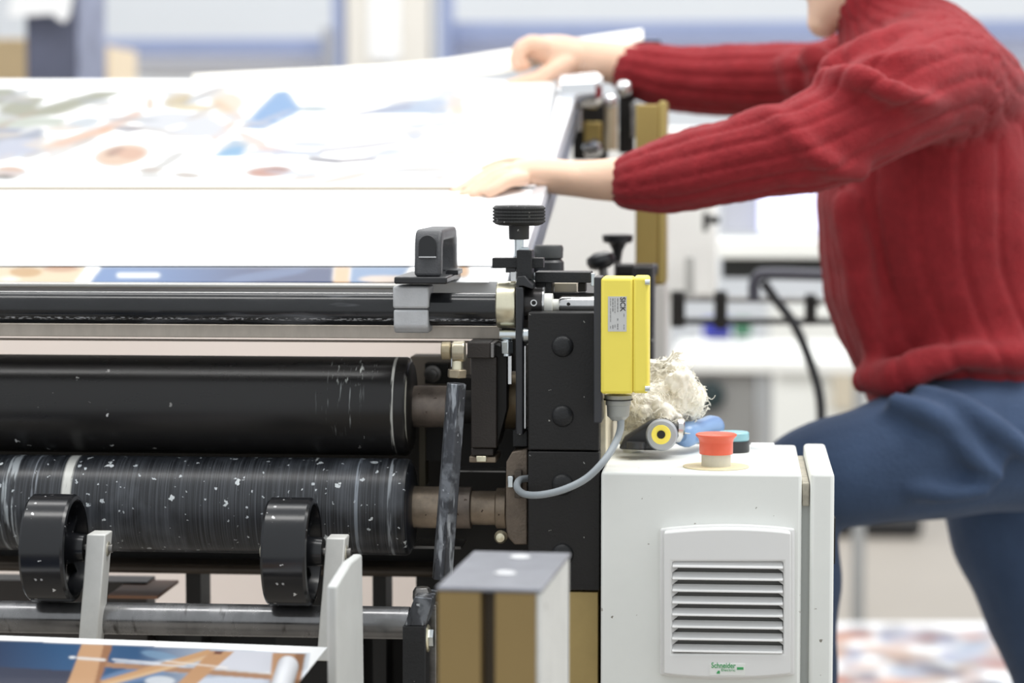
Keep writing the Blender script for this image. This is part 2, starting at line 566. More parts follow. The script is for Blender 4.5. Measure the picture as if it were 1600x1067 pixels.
GRP = 'large sheets on the feed board'
ops = [('poly', [(-260, 417), (135, 417), (112, 445), (-260, 445)], (238, 214, 176)),
       ('ell', (40, 425, 26, 8, 0), (205, 160, 95)), ('ell', (95, 420, 30, 5, 0), (190, 120, 70), .7), ('ell', (-40, 430, 30, 8, 0), (215, 180, 130)),
       ('ell', (15, 436, 18, 5, 0), (250, 240, 220)),
       ('poly', [(160, 417), (520, 417), (520, 445), (138, 445)], (86, 130, 190)),
       ('gradx', (200, 400, [(160, 417), (520, 417), (520, 445), (138, 445)]), (44, 66, 118)),
       ('ell', (415, 430, 70, 7, -8), (110, 135, 180), .6),
       ('line', ((186, 430), (246, 430), 5), (240, 246, 252)),
       ('poly', [(522, 417), (546, 417), (546, 445), (522, 445)], (240, 200, 160)),
       ('poly', [(548, 417), (640, 417), (620, 445), (548, 445)], (130, 160, 200)),
       ('ell', (600, 436, 40, 6, 0), (235, 215, 200)),
       ('ell', (724, 424, 9, 9, 0), (240, 190, 140))]
sheet('printed_sheet', ((-230, 330), (778, 330), (-230, 441), (764, 441)), 420, 60, ops, .0015,
      'lowest printed sheet, its blue and sand-coloured strip just above the black tube', GRP, ink=1.9, blur=3)
sheet('blank_sheet', ((-240, 290), (838, 290), (-240, 415), (788, 415)), 60, 14, [], .003,
      'blank white sheet lying between the two printed sheets on the feed board', GRP)
W2 = (226, 229, 238)
ops = [('poly', [(-240, 190), (-240, 140), (20, 138), (30, 150), (0, 165)], (150, 155, 130)),
       ('poly', [(0, 168), (28, 152), (70, 152), (55, 170), (150, 143), (195, 143), (90, 179), (0, 188)], (150, 152, 122)),
       ('poly', [(-240, 186), (100, 184), (98, 199), (-240, 200)], (196, 205, 190)),
       ('poly', [(-240, 200), (68, 200), (66, 218), (-240, 225)], (150, 160, 182)),
       ('poly', [(-240, 223), (66, 216), (60, 240), (0, 250), (-240, 255)], (196, 202, 224)),
       ('ell', (130, 192, 26, 8, -10), (205, 214, 224)),
       ('line', ((75, 232), (170, 200), 8), (240, 186, 148), .9), ('line', ((160, 202), (215, 178), 7), (236, 176, 132), .8),
       ('ell', (202, 201, 24, 4, 0), (150, 146, 160)),
       ('ell', (234, 162, 4, 10, 0), (220, 175, 120)), ('ell', (278, 156, 22, 12, -20), (205, 182, 130)), ('ell', (300, 168, 30, 5, 0), (235, 215, 170)),
       ('ell', (355, 160, 26, 16, 0), (240, 218, 180), .7), ('line', ((340, 160), (372, 185), 8), (238, 190, 140), .6), ('line', ((372, 185), (335, 215), 6), (238, 176, 140), .6),
       ('ell', (285, 195, 68, 20, 5), W2),
       ('ell', (190, 242, 42, 16, -8), (240, 200, 168)), ('ell', (180, 237, 16, 6, -20), (160, 105, 75), .8), ('ell', (205, 240, 22, 9, 0), (222, 160, 125), .7),
       ('ell', (265, 250, 26, 6, -30), (200, 195, 190), .7), ('ell', (235, 275, 22, 4, 0), (215, 212, 210), .6),
       ('ell', (15, 268, 24, 8, 0), (225, 180, 150)), ('ell', (8, 276, 18, 4, 0), (60, 45, 40), .8),
       ('poly', [(432, 143), (448, 142), (462, 162), (470, 172), (412, 202), (376, 200)], (96, 160, 222)),
       ('poly', [(365, 218), (388, 224), (376, 244), (336, 244)], (110, 178, 226)),
       ('ell', (490, 170, 26, 5, 0), (150, 178, 190), .7), ('ell', (460, 200, 30, 6, 30), (236, 240, 248)),
       ('line', ((378, 210), (410, 225), 6), (240, 205, 190), .7), ('ell', (425, 234, 24, 5, 8), (228, 160, 140), .5),
       ('line', ((430, 238), (500, 240), 4), (170, 185, 220), .6),
       ('ell', (420, 268, 34, 8, -3), (205, 140, 118)), ('ell', (432, 265, 20, 4, -3), (150, 90, 75), .7),
       ('line', ((485, 248), (530, 252), 3), (110, 105, 125)), ('line', ((530, 252), (585, 248), 2.5), (160, 150, 160)),
       ('line', ((500, 236), (620, 222), 3), (160, 150, 175), .6),
       ('poly', [(560, 178), (640, 156), (695, 154), (698, 178)], (150, 180, 220), .8), ('line', ((560, 178), (640, 166), 3), (130, 125, 160), .7),
       ('poly', [(700, 150), (720, 150), (728, 182), (706, 182)], (245, 225, 205)),
       ('line', ((560, 188), (640, 196), 2), (165, 170, 205), .6), ('line', ((640, 196), (735, 190), 2.5), (160, 185, 220), .7),
       ('ell', (648, 212, 12, 8, 0), (190, 200, 230), .6), ('ell', (640, 240, 50, 10, 0), (225, 232, 244), .8),
       ('ell', (490, 147, 30, 3, 0), (195, 205, 225), .7), ('ell', (620, 148, 60, 3, 0), (210, 222, 240), .7)]
rq = random.Random(4)
for k in range(170):
    x_ = rq.uniform(-230, 740); y_ = rq.uniform(140, 282)
    ops.append(('ell', (x_, y_, rq.uniform(8, 46), rq.uniform(1.5, 6), rq.uniform(-25, 10)), rq.choice([(222, 226, 240), (240, 220, 200), (214, 224, 240), (226, 220, 216), (236, 214, 196), (250, 250, 250)] + ([(170, 140, 110), (150, 158, 170)] if x_ < 330 else [(206, 214, 236)])), rq.uniform(.25, .65)))
sheet('printed_sheet', ((-240, 128), (866, 128), (-240, 291), (836, 291)), 430, 170, ops, .006,
      'upper printed sheet with pale people and blue shapes, under both hands', GRP, blur=6, ink=2.3)
# beige strip for the upper sheet's edge, its shadow painted in
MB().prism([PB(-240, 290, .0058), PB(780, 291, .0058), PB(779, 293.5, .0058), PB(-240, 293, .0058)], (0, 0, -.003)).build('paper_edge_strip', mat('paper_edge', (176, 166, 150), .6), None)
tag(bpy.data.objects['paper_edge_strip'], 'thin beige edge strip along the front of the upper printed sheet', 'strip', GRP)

CREAM = mat('cream_paper', (246, 242, 230), .6)
# lifted sheet held by the far hand
top = [(300, 121), (420, 113), (560, 104), (680, 94), (780, 79), (880, 63), (960, 51), (1003, 46)]
bot = [(300, 124), (420, 122), (560, 121), (680, 119), (780, 113), (880, 93), (960, 74), (1005, 62)]
vs = []; n_ = 40
tp = catmull([P(x, y, 3.62) for x, y in top], 6); bp = catmull([P(x, y, 3.44) for x, y in bot], 6)
K = len(tp); R = 8
for i in range(K):
    for j in range(R + 1):
        t = j / R
        p = bp[i].lerp(tp[i], t)
        p.z += .006 * math.sin(PI * t)
        vs.append(p[:])
fs = [(i * (R + 1) + j, (i + 1) * (R + 1) + j, (i + 1) * (R + 1) + j + 1, i * (R + 1) + j + 1) for i in range(K - 1) for j in range(R)]
me = bpy.data.meshes.new('lifted_sheet'); me.from_pydata(vs, [], fs)
for p_ in me.polygons: p_.use_smooth = True
o = link('lifted_sheet', me, CREAM)
so = o.modifiers.new('thick', 'SOLIDIFY'); so.thickness = .0015
tag(o, 'curved cream-white sheet lifted at its corner by the far hand', 'paper sheet')
MB().pbox(986, 63, 1032, 72, 3.58, .05).build('dark_clip', DARK, o, .002)

# ------------------------------------------------------------------ machine: side frame
DF = 2.33
fr = thing('press_side_frame', (P(880, 900, DF).x, DF + .2, 0), 'tall black side frame of the press with round screw heads, gold below', 'machine frame')
pl_lo = MB().pbox(825, 705, 936.5, 923, DF, .42).build('lower_plate', BLK, fr, .0012)
pl_up = MB().pbox(825, 488, 936.5, 704, DF, .42).build('upper_plate', BLK, fr, .0012)
a = P(888, 924, DF + .004); b = P(934, 924, DF)
MB().box(a.x, b.x, DF + .004, DF + .4, 0.02, a.z).build('gold_panel', GLD, fr, .001)
a = P(826, 924, DF + .02); b = P(887, 924, DF)
MB().box(a.x, b.x, DF + .03, DF + .4, 0, a.z).build('lower_frame_column', DARK, fr, .001)
for py in (541, 650, 757, 866):
    c = P(879, py, DF)
    MB().lathe(c, (0, -1, 0), [(-.004, .0092), (.0, .0100), (.0016, .0098), (.0034, .0085), (.0046, .006), (.005, .002)], 32).build('screw_head', BLKM, pl_up if py < 700 else pl_lo)
# greasy cream side cheek between frame and cabinet
MB().pbox(937.5, 606, 947, 726, DF + .02, .3).build('side_cheek', mat('greasy_cream', (206, 198, 176), .5, mottle=.3, mscale=25), fr, .001)

# plates behind the yellow switch
bk = thing('rear_column', (P(1015, 400, 2.75).x, 2.8, 0), 'blurred black column rising behind the yellow switch', 'column')
MB().box(P(990, 0, 2.72).x, P(1022, 0, 2.72).x, 2.72, 2.80, 0, P(0, 412, 2.72).z).build('column_body', BLK, bk, .003)
ps = thing('brass_post', (P(1018, 400, 3.1).x, 3.15, 0), 'blurred brass-coloured upright post behind the near forearm', 'post')
HSM0 = mat('post_base_grey', (226, 225, 220), .5, mottle=.03)
BRS = mat('brass_paint', (168, 146, 84), .5, .25, mottle=.08, mscale=8)
MB().box(P(994, 0, 3.15).x, P(1030, 0, 3.15).x, 3.15, 3.25, P(0, 440, 3.15).z, P(0, 165, 3.15).z).build('post_face', BRS, ps, .002)
MB().box(P(994, 0, 3.15).x, P(1042, 0, 3.15).x, 3.152, 3.25, 0, P(0, 441, 3.15).z).build('post_base', HSM0, ps, .002)
MB().box(P(1030, 0, 3.15).x, P(1042, 0, 3.15).x, 3.152, 3.25, P(0, 440, 3.15).z, P(0, 160, 3.15).z).build('post_edge', mat('brass_light', (188, 168, 102), .5, .2), ps, .002)

# chrome gripper cluster at the top end of the rail
cl = thing('rail_end_clamp', P(930, 230, 3.35), 'blurred chrome and black clamp at the top end of the board rail', 'clamp')
CR2 = mat('bright_chrome', (235, 236, 238), .12, 1.0)
MB().lathe(P(872, 142, 3.33), (1, 0, 0), [(0, .012), (.004, .02), (.05, .024), (.058, .018)], 32).build('chrome_roller', CR2, cl)
MB().ball(P(921, 143, 3.33), .017).build('chrome_ball', CR2, cl)
MB().pbox(895, 150, 948, 250, 3.37, .05).build('black_block', DARK, cl, .004)
MB().cyl(P(955, 160, 3.34), P(955, 235, 3.34), .0085).build('pin', mat('pin_beige', (190, 176, 150), .4, .4), cl)
MB().ball(P(954, 158, 3.335), .0085, 16, (1, 1, 1.2)).build('pin_head', CR2, cl)
MB().pbox(966, 132, 990, 240, 3.40, .04).build('black_bar', DARK, cl, .004)
MB().ball(P(975, 138, 3.38), .012, 16).build('chrome_bolt', CR2, cl)
MB().pbox(912, 190, 940, 240, 3.36, .03).build('brass_wedge', BRS, cl, .003)
MB().lathe(P(912, 236, 3.34), (1, 0, .3), [(0, .006), (.003, .01), (.02, .012), (.024, .008)], 20).build('chrome_knob', CR2, cl)
MB().pbox(900, 155, 910, 205, 3.35, .02).build('chrome_link', CHR, cl, .002)
MB().pbox(985, 160, 1000, 215, 3.37, .05).build('dark_plate', STL, cl, .002)

# rear press housing (pale panel seen under the forearm)
hs = thing('rear_machine_housing', (P(1000, 400, 4.2).x, 4.3, 0), 'pale grey machine housing blurred behind the brass post', 'machine')
HSM = mat('housing_offwhite', (246, 245, 241), .5, mottle=.02)
MB().box(P(820, 0, 4.2).x, P(1122, 0, 4.2).x, 4.2, 4.6, P(0, 462, 4.2).z, P(0, 200, 4.2).z).build('housing_body', HSM, hs, .01)
MB().box(P(820, 0, 4.25).x, P(1042, 0, 4.25).x, 4.25, 4.6, 0, P(0, 462, 4.2).z).build('housing_base', HSM, hs, .01)
MB().pbox(1098, 332, 1106, 362, 4.1, .06).build('handle_plate', DARK, hs, .003)
MB().pbox(1106, 338, 1124, 350, 4.13, .03).build('handle_stem', DARK, hs, .003)

# black mushroom knobs behind
kn = thing('rear_star_knob', P(965, 430, 2.95), 'blurred black T-shaped knob standing in front of the pale housing', 'knob')
MB().lathe(P(965, 408, 2.95), (0, 0, 1), [(0, .004), (.012, .006), (.02, .010), (.022, .017), (.03, .018), (.031, .012)], 24).build('knob_head', RUB, kn)
MB().cyl(P(965, 470, 2.95), P(965, 404, 2.95), .004).build('knob_stem', STL, kn)
kn = thing('rear_lever_knob', P(938, 430, 2.85), 'blurred tilted black oval knob left of the T-shaped knob', 'knob')
MB().lathe(P(941, 416, 2.85), (-.25, 0, 1), [(-.003, .008), (.0, .014), (.006, .0165), (.012, .015), (.016, .006)], 24).build('knob_head', RUB, kn)
MB().cyl(P(948, 470, 2.85), P(941, 416, 2.85), .005).build('knob_stem', STL, kn)
rb = thing('rear_bracket', P(1000, 440, 2.85), 'blurred black bracket between the rear knobs and the brass post', 'bracket')
MB().pbox(962, 414, 1026, 432, 2.86, .05).build('bracket_bar', BLK, rb, .003)
MB().pbox(960, 425, 990, 500, 2.87, .05).build('bracket_leg', BLK, rb, .003)

# dark cylinder behind the adjusting knob
c_ = thing('rear_pressure_knob', P(857, 420, 2.56), 'blurred stepped black cylinder right behind the ribbed knob', 'knob')
MB().lathe(P(857, 404, 2.56), (0, 0, 1), [(0, .013), (.001, .0145), (.011, .0150), (.0135, .0135)], 32).build('knob_cap', mat('worn_black', (58, 60, 60), .4, mottle=.4, mscale=30), c_)
MB().lathe(P(857, 428, 2.56), (0, 0, 1), [(0, .0155), (.012, .0155), (.0155, .0125)], 32).build('knob_body', RUB, c_)
MB().cyl(P(857, 470, 2.56), P(857, 428, 2.56), .008).build('knob_shaft', STL, c_)

# ------------------------------------------------------------------ upper tube, collar, hub, sleeve
DT = 2.37
def cx(px0, px1, pyc, rpx, d, name, m, parent, prof=None, n=48):
    a = P(px0, pyc, d); b = P(px1, pyc, d)
    b.z = a.z
    r = R_(rpx, d)
    L = b.x - a.x
    pr = prof(L, r) if prof else [(0, r - .0004), (.0004, r), (L - .0004, r), (L, r - .0004)]
    return MB().lathe(a, (1, 0, 0), pr, n).build(name, m, parent)
def tube_scuffs(nt, tc, cur, over):
    N, L = nt.nodes, nt.links
    m2 = N.new('ShaderNodeMapping'); m2.inputs['Scale'].default_value = (260, 900, 900)
    L.new(tc.outputs['Object'], m2.inputs[0])
    n2 = N.new('ShaderNodeTexNoise'); n2.inputs['Scale'].default_value = 1; n2.inputs['Detail'].default_value = 2
    L.new(m2.outputs[0], n2.inputs['Vector'])
    sx = N.new('ShaderNodeSeparateXYZ'); L.new(tc.outputs['Object'], sx.inputs[0])
    # narrow worn line low on the tube front
    r1 = N.new('ShaderNodeMath'); r1.operation = 'SUBTRACT'; L.new(sx.outputs[2], r1.inputs[0]); r1.inputs[1].default_value = .0062
    r2 = N.new('ShaderNodeMath'); r2.operation = 'ABSOLUTE'; L.new(r1.outputs[0], r2.inputs[0])
    r3 = N.new('ShaderNodeMapRange'); r3.inputs[1].default_value = .0016; r3.inputs[2].default_value = .0004; L.new(r2.outputs[0], r3.inputs[0])
    q = N.new('ShaderNodeMapRange'); q.inputs[1].default_value = .5; q.inputs[2].default_value = .62; L.new(n2.outputs[0], q.inputs[0])
    mu = N.new('ShaderNodeMath'); mu.operation = 'MULTIPLY'; L.new(r3.outputs[0], mu.inputs[0]); L.new(q.outputs[0], mu.inputs[1])
    return over(cur, mu.outputs[0], (190, 192, 196))
TUB = mat('black_glossy_tube', (30, 31, 33), .2, coat=.1, spec=.45, mottle=.3, mscale=14, stretch=(1, 4, 4), rvar=.09,
          scratch=[((92, 94, 98), (9, 60, 60), .60)], speck=[((200, 200, 200), 60, .035)], extra=tube_scuffs)
gt = thing('guide_tube', P(600, 478, DT), 'long glossy black tube with scuffs above the steel bar, collar at right', 'tube')
cx(-330, 779, 478, 26, DT, 'tube', TUB, gt)
cx(777, 807, 476, 37, DT, 'collar', YZN, gt, lambda L, r: [(0, r * .93), (.001, r * .98), (.004, r), (L - .001, r), (L, r * .98)])
HUB = mat('burnished_hub', (70, 68, 68), .3, .8, mottle=.3, mscale=30)
cx(818, 849, 474, 26, DT, 'hub', HUB, gt)
cx(848, 852, 474, 26.5, DT, 'hub_lip', CHR, gt)
cx(850, 864, 477, 19, DT, 'washer', WPL, gt)
cx(862, 876, 477, 10, DT, 'spacer', WPL, gt)
cx(874, 930, 476, 14, DT, 'sleeve', CHR, gt, lambda L, r: [(0, r * .55), (.0, r * .8), (.003, r), (L, r)])
for px, py, rr, mm in ((834, 473, 5.2, CHR), (834, 473, 3.4, DARK), (888, 475, 2.6, DARK)):
    c = P(px, py, DT - R_(26 if px < 850 else 14, DT) - (.0002 if rr > 5 or px > 850 else .0009))
    MB().lathe(c, (0, -1, 0), [(-.003, R_(rr, DT)), (.0006, R_(rr, DT)), (.0007, 1e-5)], 20).build('set_screw', mm, gt)
# steel rail behind/above tube and flat bar below
tag(MB().pbox(-330, 440.5, 640, 452, DT + .035, .03).build('grey_rail', mat('rail_light_steel', (178, 176, 172), .3, .7, mottle=.06), None, .0015),
    'thin light-grey rail lying just above and behind the black tube', 'rail')
tag(MB().pbox(-330, 503, 782, 530, 2.40, .012).build('doctor_blade_bar', GST, None, .0008),
    'flat matt steel bar running under the glossy black tube', 'bar')
tag(MB().pbox(-330, 529.5, 782, 533.5, 2.402, .008).build('blade_edge', mat('blade_dark', (120, 108, 98), .4, .5), None, .0003),
    'thin darker strip along the bottom of the flat steel bar', 'strip')

# tube clamp with bridge handle
cp = thing('tube_clamp', P(648, 515, DT), 'cast aluminium clamp around the black tube carrying a black bridge handle', 'clamp')
def oct_ring(px0, px1, y0, y1, rpx, name):
    a = P(px0, 478, DT); b = P(px1, 478, DT)
    r = R_(rpx, DT)
    z0, z1 = P(0, y1, DT).z, P(0, y0, DT).z
    b_ = MB()
    c = .006
    dy = r
    pts = [(dy, z0 + c), (dy, z1), (-dy, z1), (-dy, z0 + c), (-dy + c, z0), (dy - c, z0)] if y1 > 500 else [(dy, z0), (dy, z1 - .001), (-dy, z1 - .001), (-dy, z0)]
    b_.prism([(a.x, DT + y, z) for y, z in pts], (b.x - a.x, 0, 0))
    return b_.build(name, ALU, cp, .0022, 3)
oct_ring(618, 674, 441, 477, 33, 'upper_clamp_half')
oct_ring(619, 673, 478.6, 515, 33, 'lower_clamp_half')
b_ = MB()
a = P(617, 440, DT - .024); e = P(704, 440, DT)
b_.box(a.x, e.x, DT - .03, DT + .09, P(0, 441, DT - .03).z, P(0, 430, DT - .03).z)
b_.build('flange', RUB, cp, .0015)
b_ = MB()   # bridge handle, its length running away from the camera
hx0, hx1 = P(647, 0, DT - .02).x, P(689, 0, DT - .02).x
zb, zt = P(0, 429, DT - .02).z, P(0, 357, DT - .02).z
y0 = DT - .025; y1 = y0 + .145
def arch(x, inset):
    out = []
    return out
prof = [(y0, zb), (y0 + .003, zt - .012), (y0 + .010, zt - .002), (y0 + .018, zt), (y1 - .018, zt), (y1 - .010, zt - .002), (y1 - .003, zt - .012), (y1, zb),
        (y1 - .016, zb), (y1 - .018, zt - .019), (y1 - .026, zt - .011), (y0 + .026, zt - .011), (y0 + .018, zt - .019), (y0 + .016, zb)]
b_.prism([(hx0, y, z) for y, z in prof], (hx1 - hx0, 0, 0))
hdl = b_.build('handle', mat('handle_plastic', (72, 73, 76), .5, mottle=.2, mscale=60, bump=.3, bscale=600), cp, .003, 3)
# arched dark plate on the front leg, shade of the hollow painted in
xc = (hx0 + hx1) / 2; rw = .0080
pts = [(xc + rw * math.cos(t), y0 - .0006, zt - .013 + rw * math.sin(t)) for t in np.linspace(0, PI, 13)]
pts += [(xc - rw, y0 - .0006, zb + .018), (xc + rw, y0 - .0006, zb + .018)]
MB().prism(pts, (0, .004, 0)).build('recess', mat('recess_black', (30, 31, 34), .4), hdl, .0005)
MB().box(xc - rw, xc + rw, y0 - .001, y0 + .001, zb + .0172, zb + .0185).build('recess_lip', ALU, hdl, .0003)
MB().box(hx1 - .002, hx1 + .010, DT + .03, DT + .07, zb - .001, zb + .004).build('foot', RUB, cp, .001)

# adjusting knob assembly
ak = thing('adjusting_knob', P(812, 432, DT), 'ribbed black adjusting knob on a threaded stud above the tube end', 'knob')
pr = []
for k in range(5):
    z = .0006 + k * .0030
    pr += [(z, .0231), (z + .0006, .0243), (z + .0022, .0243), (z + .0027, .0231)]
base = P(811, 349, DT)
pr = [(-.002, .018), (-.0005, .022)] + pr + [(.0158, .0232), (.0168, .0215), (.0172, .0)]
MB().lathe(base, (0, 0, 1), pr, 120, lambda k: 1.0 + (.007 if k % 2 else -.007)).build('knob_head', KNOB, ak, sharp=25)
MB().lathe(P(811, 374, DT), (0, 0, 1), [(0, .0088), (.0006, .0094), (.0155, .0097)], 32).build('knob_neck', KNOB, ak)
pr = []
for k in range(14):
    pr += [(k * .0014, .0042), (k * .0014 + .0007, .0049)]
MB().lathe(P(811, 402, DT), (0, 0, 1), pr, 20).build('threaded_stud', ZNC, ak, sharp=180)
MB().pbox(807, 391, 831, 437, DT - .014, .026).build('guide_block', BLKM, ak, .0008)
MB().pbox(769, 403, 849, 419, DT - .006, .016).build('cross_arm', BLKM, ak, .0008)
MB().pbox(790, 418, 806, 426, DT - .004, .012).build('arm_foot', RUB, ak, .0006)
MB().pbox(798, 424, 806, 438, DT - .004, .006).build('arm_pin', CHR, ak)
MB().pbox(812, 386, 826, 392, DT - .004, .008).build('block_nut', ZNC, ak, .0006)

# thin lever plate in front of the collar
lp = thing('lever_plate', P(814, 680, DT - .02), 'narrow upright black plate between the tube collar and the side frame', 'plate')
b_ = MB()
pts = [(806, 447), (812, 432), (822, 432), (831, 452)]
xa, xb = P(806, 0, DT - .022).x, P(818, 0, DT - .022).x
b_.box(xa, xb, DT - .024, DT + .06, P(0, 672, DT - .024).z, P(0, 445, DT - .024).z)
b_.build('plate', mat('plate_black', (44, 45, 49), .38, speck=((180, 180, 180), 160, .05), mottle=.3, mscale=25), lp, .0012)
MB().prism([P(x, y, DT - .024) for x, y in ((806, 447), (808, 432), (820, 431), (832, 446), (832, 452), (818, 447))], (0, .04, 0)).build('plate_head', RUB, lp, .0008)
MB().pbox(818.5, 540, 822, 670, DT - .018, .03).build('steel_edge', CHR, lp, .0005)
MB().pbox(801, 672, 824, 698, DT - .0, .03).build('plate_foot', BLKM, lp, .0006)

# zinc bolts
bt = thing('hexagon_bolt', P(792, 550, DT - .01), 'zinc-plated hexagon bolt hanging under the tube collar', 'bolt')
MB().cyl(P(781, 523, DT - .01), P(806, 523, DT - .01), R_(7.5, DT)).build('cross_pin', ZNC, bt)
MB().hexa(P(792, 552, DT - .01), P(792, 533, DT - .01), R_(10.5, DT)).build('bolt_head', ZNC, bt, .0006)
MB().cyl(P(792, 556, DT - .01), P(792, 530, DT - .01), R_(7, DT)).build('bolt_shank', ZNC, bt)
MB().pbox(794, 556, 799, 600, DT - .0, .004).build('pin_rod', CHR, bt)
bt = thing('socket_bolt', P(824, 533, DT - .03), 'zinc-plated bolt head on the right of the narrow lever plate', 'bolt')
MB().cyl(P(817, 523, DT - .03), P(832, 523, DT - .03), R_(10.5, DT), ch=.001).build('bolt_head', ZNC, bt)
MB().cyl(P(832, 523, DT - .03), P(832.6, 523, DT - .03), R_(5, DT), n=6).build('socket', DARK, bt)

# flat bar assembly right of knob
fb = thing('flat_bracket', P(880, 440, DT + .02), 'black flat bracket bar between the knob and the yellow switch', 'bracket')
MB().pbox(836, 425, 923, 442, DT + .01, .035).build('bracket_bar', BLKM, fb, .0008)
MB().pbox(828, 441, 863, 450, DT + .02, .03).build('bracket_step', BLKM, fb, .0006)
MB().pbox(852, 441, 862, 462, DT + .018, .03).build('bracket_ear', BLKM, fb, .0006)
MB().pbox(866, 442, 901, 458, DT + .05, .03).build('cream_block', mat('cream_steel', (214, 204, 184), .4, .2), fb, .0006)
MB().pbox(903, 442, 915, 456, DT + .03, .02).build('dark_nut', DARK, fb, .0006)
MB().pbox(826, 457, 930, 489, DT + .035, .2).build('rear_plate', BLKM, fb, .0006)
MB().cyl(P(831, 432, DT + .02), P(837, 432, DT + .02), .004, n=6).build('nut', ZNC, fb)
MB().pbox(923, 427, 929, 447, DT + .012, .008).build('pin_clip', ZNC, fb, .0006)

# ------------------------------------------------------------------ yellow safety switch
sw = thing('safety_switch', P(975, 660, 2.29), 'yellow box-shaped safety switch with a small printed label and grey cable', 'switch')
DS = 2.285
MB().pbox(928, 433, 940, 661, DS + .004, .040).build('mounting_plate', mat('mount_black', (52, 53, 57), .4, mottle=.2), sw, .001)
b_ = MB().pbox(939, 434, 989, 616, DS, .048)
b_.build('switch_body', YEL, sw, .0028, 4)
b_ = MB().pbox(989, 433, 1013, 615, DS, .048)
lid_ = b_.build('switch_lid', YEL, sw, .0028, 4)
MB().pbox(987.5, 437, 989.8, 613, DS + .0012, .045).build('lid_seam', mat('seam_ochre', (190, 160, 30), .5), sw)
for py in (441, 607):
    MB().cyl(P(1008, py, DS - .0004), P(1015.5, py, DS - .0004) , .0026, n=20).build('lid_screw', ZNC, lid_)
lbp = MB().pbox(950, 463, 979, 518, DS - .0004, .0006).build('label_plate', mat('label_silver', (206, 206, 204), .35, .3), sw)
INK = mat('label_ink', (40, 40, 42), .5)
INK2 = mat('label_grey_ink', (120, 120, 120), .5)
text_obj('label_lettering', 'SICK', 969, 464.5, 977.5, 487, DS - .0005, INK, lbp, 90, .02)
b_ = MB()
rr_ = random.Random(3)
for k, px in enumerate((953.5, 957.0, 960.5, 964.5, 974.5)):
    y = 466 if k < 4 else 490
    while y < 514:
        l_ = rr_.uniform(1.5, 6)
        if rr_.random() < .75:
            b_.pbox(px, y, px + (1.3 if k % 2 else .9), min(y + l_, 515), DS - .0006, .0003)
        y += l_ + 1.0
b_.build('label_small_print', INK2, lbp)
a = P(966, 617, DS + .024)
gl_ = MB().lathe(a, (0, 0, -1), [(0, .0125), (.004, .0125), (.0042, .0115), (.009, .0115), (.0092, .0105), (.019, .0100), (.023, .006)], 32).build('cable_gland', GRYP, sw)
MB().cyl(a - Vector((0, 0, .0035)), a - Vector((0, 0, .0045)), .0132, n=32).build('gland_ring', DARK, gl_)
cab = [(970, 655, DS + .022), (969, 672, DS + .016), (960, 695, DS + .004), (942, 722, DS - .01), (915, 748, DS - .012), (880, 765, DS - .010),
       (845, 773, DS + .0), (820, 772, DS + .02), (808, 762, DS + .045), (812, 750, DS + .06), (830, 747, DS + .075)]
tag(MB().tube([P(*c) for c in cab], .0033, 16, sub=8).build('cable', GRYC, sw), 'grey cable looping down and left', None)

# ------------------------------------------------------------------ rollers
def roller_extra(bands, streak):
    def f(nt, tc, cur, over):
        N, L = nt.nodes, nt.links
        sx = N.new('ShaderNodeSeparateXYZ'); L.new(tc.outputs['Object'], sx.inputs[0])
        if streak:
            # hair-fine rings round the drum
            m2 = N.new('ShaderNodeMapping'); m2.inputs['Scale'].default_value = (1100, 8, 8)
            L.new(tc.outputs['Object'], m2.inputs[0])
            n2 = N.new('ShaderNodeTexNoise'); n2.inputs['Scale'].default_value = 1; n2.inputs['Detail'].default_value = 3
            L.new(m2.outputs[0], n2.inputs['Vector'])
            q = N.new('ShaderNodeMapRange'); q.inputs[1].default_value = .45; q.inputs[2].default_value = .8; q.inputs[4].default_value = .42
            L.new(n2.outputs[0], q.inputs[0])
            cur = over(cur, q.outputs[0], (125, 130, 138))
            m2 = N.new('ShaderNodeMapping'); m2.inputs['Scale'].default_value = (30, 16, 16)
            L.new(tc.outputs['Object'], m2.inputs[0])
            n2 = N.new('ShaderNodeTexNoise'); n2.inputs['Scale'].default_value = 1; n2.inputs['Detail'].default_value = 5
            L.new(m2.outputs[0], n2.inputs['Vector'])
            q = N.new('ShaderNodeMapRange'); q.inputs[1].default_value = .52; q.inputs[2].default_value = .8; q.inputs[4].default_value = .3
            L.new(n2.outputs[0], q.inputs[0])
            cur = over(cur, q.outputs[0], (140, 146, 156))
        for (x, wd, col, thr, al) in bands:
            r1 = N.new('ShaderNodeMath'); r1.operation = 'SUBTRACT'; L.new(sx.outputs[0], r1.inputs[0]); r1.inputs[1].default_value = x
            r2 = N.new('ShaderNodeMath'); r2.operation = 'ABSOLUTE'; L.new(r1.outputs[0], r2.inputs[0])
            r3 = N.new('ShaderNodeMapRange'); r3.inputs[1].default_value = wd; r3.inputs[2].default_value = wd * .6; L.new(r2.outputs[0], r3.inputs[0])
            m2 = N.new('ShaderNodeMapping'); m2.inputs['Scale'].default_value = (300, 25, 25)
            L.new(tc.outputs['Object'], m2.inputs[0])
            n2 = N.new('ShaderNodeTexNoise'); n2.inputs['Scale'].default_value = 1; n2.inputs['Detail'].default_value = 3
            L.new(m2.outputs[0], n2.inputs['Vector'])
            q = N.new('ShaderNodeMapRange'); q.inputs[1].default_value = thr; q.inputs[2].default_value = thr + .1; q.inputs[4].default_value = al
            L.new(n2.outputs[0], q.inputs[0])
            mu = N.new('ShaderNodeMath'); mu.operation = 'MULTIPLY'; L.new(r3.outputs[0], mu.inputs[0]); L.new(q.outputs[0], mu.inputs[1])
            cur = over(cur, mu.outputs[0], col)
        return cur
    return f
